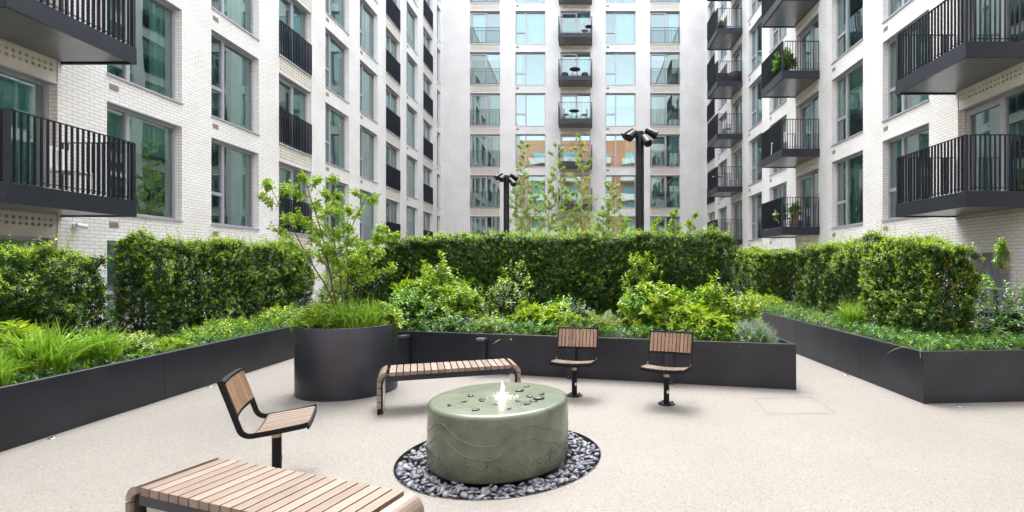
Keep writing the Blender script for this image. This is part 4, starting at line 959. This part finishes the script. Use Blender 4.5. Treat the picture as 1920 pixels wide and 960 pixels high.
for i in range(150):
    r = abs(rnd.gauss(0, .055)); a = rnd.uniform(0, 6.28); q = rnd.uniform(.002, .007); c = Vector((r*math.cos(a), r*math.sin(a), q*.5 + max(0, rnd.gauss(0, .02))*(r < .05)))
    m.idx([c + v*q for v in IV], IF, smooth=True)
m.build('splash', WATER, wj)
pl = bpy.data.lights.new('fountain_light', 'POINT'); pl.energy = .12; pl.color = (1, .9, .72); pl.shadow_soft_size = .01
po = bpy.data.objects.new('fountain_light', pl); COL.objects.link(po); po.location = (FC.x+.03, FC.y-.075, FH+.03); po.parent = None
PEB = []
bmx = bmesh.new(); bmesh.ops.create_icosphere(bmx, subdivisions=2, radius=1); QV = [v.co.copy() for v in bmx.verts]; QF = [tuple(v.index for v in f.verts) for f in bmx.faces]; bmx.free()
def pebble_shape(rnd):
    k = [Vector((rnd.gauss(0, 1.1), rnd.gauss(0, 1.1), rnd.gauss(0, 1.1))) for _ in range(4)]; ph = [rnd.uniform(0, 6.28) for _ in range(4)]
    a, b, c = rnd.uniform(.024, .036), rnd.uniform(.017, .024), rnd.uniform(.009, .015)
    return [Vector((v.x*a, v.y*b, v.z*c))*(1 + .13*sum(math.sin(v.dot(q)+p) for q, p in zip(k, ph))) for v in QV]
# stones lying on the fountain's wet top, placed as in the photograph
ST = [(557, 209, 1.0), (514, 247, .6), (420, 271, .65), (594, 299, .85), (805, 292, .65), (628, 238, .9), (870, 177, .95), (917, 151, .65), (1016, 199, .7), (936, 213, .7), (990, 226, 1.1), (955, 244, .95), (918, 261, .8), (720, 265, .6), (860, 243, .6)]
SLB = ['dark stone on the far left of the fountain top', 'small dark stone left of the jet, in front of the far left stone', 'small stone nearest the left rim of the fountain top', 'dark stone at the front left of the fountain top', 'stone at the front of the fountain top, right of the jet',
       'brown stone just left of the jet', 'dark stone behind the jet to the right', 'pale wet stone nearest the back rim', 'pale wet stone nearest the right rim', 'small dark stone right of the jet, leading the right cluster', 'broad brown stone in the right cluster', 'long dark stone in the middle of the right cluster', 'flat dark stone at the front of the right cluster', 'small stone under the front of the jet', 'small wet stone touching the jet on the right']
for i, (zx, zy, s) in enumerate(ST):
    px, py = 720 + zx/3.4286, 680 + zy/3.4286; Y = (CH-FH-.008)*F/(py-PY); p = at(px, py, Y); rnd = random.Random(200+i)
    m = MB(); m.idx([Vector((v.x*s*1.35, v.y*s*1.35, v.z*s*.8)) for v in pebble_shape(rnd)], QF, smooth=True)
    tag(m.build('stone', TERRA if 0 else SLATEW, None, (p.x, p.y, FH+.006), rnd.uniform(0, 3)), SLB[i], 'stone', 'stones on the fountain top')
# pebbles round it
rnd = random.Random(77); shapes = []
for i in range(14):
    m = MB(); m.idx(pebble_shape(rnd), QF, smooth=True); shapes.append(m)
spots = []
for layer, (zz, pit) in enumerate(((-.085, .052), (-.045, .050), (-.006, .045))):
    n = int(2*RR/pit)+2
    for i in range(n):
        for j in range(n):
            x = -RR + (i + .5*(j % 2))*pit + rnd.uniform(-.018, .018); y = -RR + j*pit + rnd.uniform(-.018, .018); r = math.hypot(x, y)
            if r > RR-.028 or r < FR-.01: continue
            if layer == 2 and r < FR+.03: continue
            p = oval(r, math.atan2(y, x)); spots.append((p.x, p.y, zz + rnd.uniform(-.012, .014), layer))
def hidden(x, y): return (Vector((x, y))-FC.xy).length > 0 and (y > FC.y and abs(x/y*4.2 - FC.x) < FR*.98)
top = [s for s in spots if s[3] >= 2 and not hidden(s[0], s[1])]; top.sort(key=lambda s: s[1]); ind = set(id(s) for s in top[:300])
protos = None; PL = []; stuff = MB()
for s in spots:
    E_ = (rnd.uniform(-.45, .45), rnd.uniform(-.45, .45), rnd.uniform(0, 6.28)); sc = rnd.uniform(.75, 1.25)
    if rnd.random() < .12: E_ = (rnd.uniform(.7, 1.4), rnd.uniform(-.4, .4), E_[2])
    k = rnd.randrange(14)
    if id(s) in ind: PL.append((s, E_, sc, k))
    else:
        M = Matrix.Translation(s[:3]) @ __import__('mathutils').Euler(E_).to_matrix().to_4x4() @ Matrix.Scale(sc, 4)
        stuff.idx([M @ Vector(v) for v in shapes[k].v], [f for f in shapes[k].f], smooth=True)
PMAT = []
for i, c in enumerate([(.115, .122, .150), (.085, .092, .116), (.155, .160, .18), (.13, .125, .132)]): PMAT.append(mat('slate_pebble_%d' % i, c, .5, var=.3, vscale=25, bump=.12, bscale=90))
PO = []
for i, sh in enumerate(shapes):
    me = bpy.data.meshes.new('pebble'); me.from_pydata(sh.v, [], sh.f); me.materials.append(PMAT[i % 4]); me.polygons.foreach_set('use_smooth', [True]*len(sh.f)); PO.append(me)
for (s, E_, sc, k) in PL:
    o = bpy.data.objects.new('pebble', PO[k]); COL.objects.link(o); o.location = s[:3]; o.rotation_euler = E_; o.scale = (sc,)*3
    tag(o, 'grey slate pebble in the ring round the green fountain', 'pebble', 'pebbles round the fountain')
tag(stuff.build('pebbles', SLATE), 'bed of grey slate pebbles under and behind the fountain', 'pebbles', kind='stuff')

# ------------------------------------------------------------------ small fittings
for (x, y, lb) in ((-4.90, 4.64, 'small metal floor stud by the left planter, nearest the camera'), (-4.90, 6.62, 'small metal floor stud by the left planter behind the side-on seat'), (3.86, 7.3, 'small metal floor stud along the receding side of the right planter'), (4.30, 5.70, 'small metal floor stud in front of the corner of the right planter')):
    m = MB(); m.lathe([(.032, 0), (.032, .004), (.026, .007)], 20); m.lathe([(.012, .007), (.010, .014)], 12, 1, c=(.004, 0, 0)); tag(m.build('floor_stud', [STEEL, BLK], None, (x, y, .001)), lb, 'floor stud', 'floor studs by the planters')
hp = [at(1413, 748, 1)]*0 + [Vector(((x-PX)*1504/(y-PY)/F, 1504/(y-PY), 0)) for x, y in ((1413, 748), (1521, 745), (1569, 775), (1440, 777))]
m = MB()
for a, b in zip(hp, hp[1:]+hp[:1]):
    d = (b-a).normalized(); n = Vector((-d.y, d.x, 0))*.0035; m.face([a-n+Vector((0, 0, .002)), b-n+Vector((0, 0, .002)), b+n+Vector((0, 0, .002)), a+n+Vector((0, 0, .002))])
tag(m.build('access_cover', mat('joint_grey', (.10, .09, .08), .8)), 'thin seam of a square access cover in the paving on the right', 'access cover')
lf = LF(); q = 46; P = np.c_[RNG.uniform(-4.8, 5.5, q), RNG.uniform(2.6, 9, q), np.full(q, .006)]
P = P[[not (((p[0]-FC.x)**2+(p[1]-FC.y)**2) < .8 or (p[0] < 2.9 and p[1] > 6.2) or p[0] > 3.8) for p in P]]; q = len(P)
lf.add(P, np.c_[RNG.normal(size=(q, 2)), RNG.uniform(0, .2, q)], np.c_[RNG.normal(0, .2, (q, 2)), np.ones(q)], RNG.uniform(.015, .035, q), RNG.uniform(.008, .018, q), 0, .2, .1)
tag(lf.build('fallen_leaves', [leaf_mat('dry_leaf', [(.25, .12, .05), (.16, .08, .04), (.20, .22, .05)])]), 'few small dry leaves scattered over the paving', 'fallen leaves', kind='stuff')
# CCTV camera
cc = empty('security_camera', (XL, 9.95, 2.38), 0, 'small white security camera on the left wall under the balcony', 'camera')
m = MB(); m.box((0, -.05, -.05), (.03, .05, .05), bev=.006); m.tube([(.03, 0, 0), (.11, .0, .01)], .015, 8); m.build('bracket', WHITE, cc)
m = MB(); m.tube([(.10, -.07, .015), (.12, .12, .0), (.121, .13, .0)], [.042, .042, .036], 16); m.build('body', WHITE, cc)
m = MB(); m.tube([(.1211, .131, .0), (.1215, .134, .0)], .03, 16); m.build('lens', BLK, cc)
# louvre panel and fence behind the right planter
lv = empty('louvre_panel', (XR-.005, 11.0, 0), 0, 'grey corrugated louvre panel on the brick wall at far right', 'panel')
m = MB(); m.box((-.05, -.5, .3), (-.035, .52, 1.86))
for i in range(22): y = -.48+i*.0455; m.box((-.075, y, .32), (-.05, y+.024, 1.84))
m.build('panel', CORR, lv)
m = MB(); m.box((-.08, -.52, 1.86), (-.03, .54, 1.89)); m.build('frame', CORR, lv)
fe = empty('mesh_fence', (6.3, 8.95, 0), 0, 'thin metal mesh fence with a flat handrail in front of the louvre panel', 'fence')
m = MB(); m.box((-.9, -.02, 1.17), (2.6, .02, 1.195)); m.build('handrail', CORR, fe)
for x in (-.85, 1.1, 2.55): m = MB(); m.box((x-.025, -.02, 0), (x+.025, .02, 1.17)); m.build('post', BLK, fe)
m = MB()
for i in range(44): x = -.82+i*.078; m.box((x-.003, -.004, .1), (x+.003, .004, 1.17))
for i in range(10): zz = .12+i*.11; m.box((-.85, -.009, zz-.003), (2.55, -.004, zz+.003))
m.build('mesh_infill', CORR, fe)

# ------------------------------------------------------------------ things on the balconies
def chair(label, loc, rz, mt, group='balcony chairs'):
    o = empty('balcony_chair', loc, rz, label, 'chair', group)
    m = MB(); m.box((-.21, -.22, .43), (.21, .22, .46), bev=.01); m.build('seat', mt, o)
    m = MB()
    for i in range(5): x = -.18+i*.09; m.box((x-.022, .19, .50), (x+.022, .215, .84))
    m.box((-.21, .188, .82), (.21, .222, .88), bev=.008); m.build('backrest', mt, o)
    for x in (-.19, .19):
        for y in (-.19, .2): m = MB(); m.tube([(x*1.08, y*1.08, 0), (x, y, .44 if y < 0 else .86)], .014, 6); m.build('leg', mt, o)
    return o
def table(label, loc, r, h, mt):
    o = empty('balcony_table', loc, 0, label, 'table', 'balcony tables'); m = MB(); m.lathe([(r, h-.025), (r, h)], 24); m.build('table_top', mt, o)
    for k in range(4): a = R(45+90*k); m = MB(); m.tube([(r*.75*math.cos(a), r*.75*math.sin(a), 0), (r*.45*math.cos(a), r*.45*math.sin(a), h-.02)], .013, 6); m.build('leg', mt, o)
    return o
def pot(label, loc, r, h, mt, ll, nsh, ph, sd, fm=FM, name='potted_plant', rx=None, lw=None):
    o = shrub(name, label, (loc[0], loc[1], loc[2]+h), rx or ph*.45, rx or ph*.45, ph, nsh, ll, lw or ll*.5, fm, sd, nl=9, young=.4, cat='potted plant', stems=6, group=None)
    m = MB(); m.lathe([(r*.75, -h), (r, -.01), (r*1.05, 0), (r*.9, 0), (r*.9, -.02)], 20); m.build('pot', mt, o); return o
zb = lambda k: 2.80+2.95*k+.115; zr = lambda k: 2.96+2.95*k+.115; zl = lambda k: 2.74+2.95*k+.115
yb = YB-.75
c0 = chair('white chair on the topmost far balcony that shows a chair', (.25, yb, zb(5)), R(150), WHITE)
table('dark table beside the white chair on the topmost furnished far balcony', (.52, yb-.3, zb(5)), .26, .6, BLK)
table('round dark table on the far balcony with two low stools', (-.45, yb-.2, zb(4)), .38, .62, BLK)
for x, lb in ((-1.15, 'low dark stool left of the round table on the far balcony'), (.25, 'low dark stool right of the round table on the far balcony')):
    m = MB(); m.lathe([(.2, .02), (.24, .2), (.24, .34), (.2, .38)], 20); tag(m.build('stool', WICK, None, (x, yb-.1, zb(4))), lb, 'stool', 'stools on the far balcony')
table('dark table on the far balcony between two white chairs', (-.5, yb-.2, zb(3)), .36, .66, BLK)
copy_tree(c0, None, (-1.1, yb, zb(3)), R(60), 'white chair left of the table on the far balcony with two chairs')
copy_tree(c0, None, (.2, yb, zb(3)), R(-80), 'white chair right of the table on the far balcony with two chairs')
xb = XR-.75
pot('large bright green potted bush on a right hand balcony', (7.85, 19.4, zr(2)), .17, .22, BLK, .11, 130, .78, 301, [FRESH, FRESH], rx=.42)
pot('leafy potted plant in a white pot on the lowest middle balcony', (7.75, 19.35, zr(0)), .15, .26, WHITE, .14, 18, .6, 302, [DEEP, FRESH], rx=.32)
pot('potted plant in a terracotta pot on the lowest middle balcony', (8.30, 19.5, zr(0)+.0), .15, .5, TERRA, .12, 22, .45, 303, [FRESH, YOUNG], rx=.2)
m = MB(); m.lathe([(.24, 0), (.27, .30), (.25, .30)], 20); tag(m.build('tub', BLUE, None, (8.45, 19.75, zr(0))), 'blue plastic tub on the lowest middle balcony', 'tub')
pot('dark trough with a small plant on the highest right hand far balcony', (7.95, 28.6, zr(4)), .2, .35, BLK, .08, 40, .35, 304)
o = empty('wicker_sofa', (8.15, 28.75, zr(3)), 0, 'dark wicker sofa on a far right hand balcony', 'sofa')
m = MB(); m.box((-.5, -.35, .05), (.5, .35, .42), bev=.02); m.build('base', WICK, o); m = MB(); m.box((-.5, .2, .425), (.5, .35, .8), bev=.02); m.build('backrest', WICK, o)
for x in (-.5, .38): m = MB(); m.box((x, -.35, .425), (x+.12, .198, .62), bev=.02); m.build('arm', WICK, o)
m = MB(); m.lathe([(.3, 0), (.42, .3), (.42, .62), (.38, .64)], 28); tag(m.build('tub', WICK, None, (8.7+.1, 28.6, zr(3))), 'dark rounded tub beside the wicker sofa', 'tub')
copy_tree(c0, None, (8.35, 28.7, zr(2)), R(110), 'white chair alone on the far right hand balcony below the wicker sofa')
table('pale table on the far right hand balcony second from the hedge', (7.9, 28.8, zr(1)), .35, .7, WHITE)
copy_tree(c0, None, (8.7, 28.6, zr(1)), R(70), 'white chair beside the pale table on a far right hand balcony')
copy_tree(c0, None, (7.85, 19.9, zr(1)), R(-60), 'white chair on the middle right hand balcony under the big green bush')
CHR = mat('chrome', (.7, .7, .72), .12, 1.)
copy_tree(c0, None, (XL+.75, 9.15, zl(0)), R(100), 'pale chair behind the bars of the lower left balcony')
o = empty('door_sign', (XL-.19, 8.25, 1.35), 0, 'plain blue notice behind the ground floor glass at far left', 'sign')
m = MB(); m.box((.0, -.35, 0), (.012, .42, .32)); m.build('panel', BLUE, o)
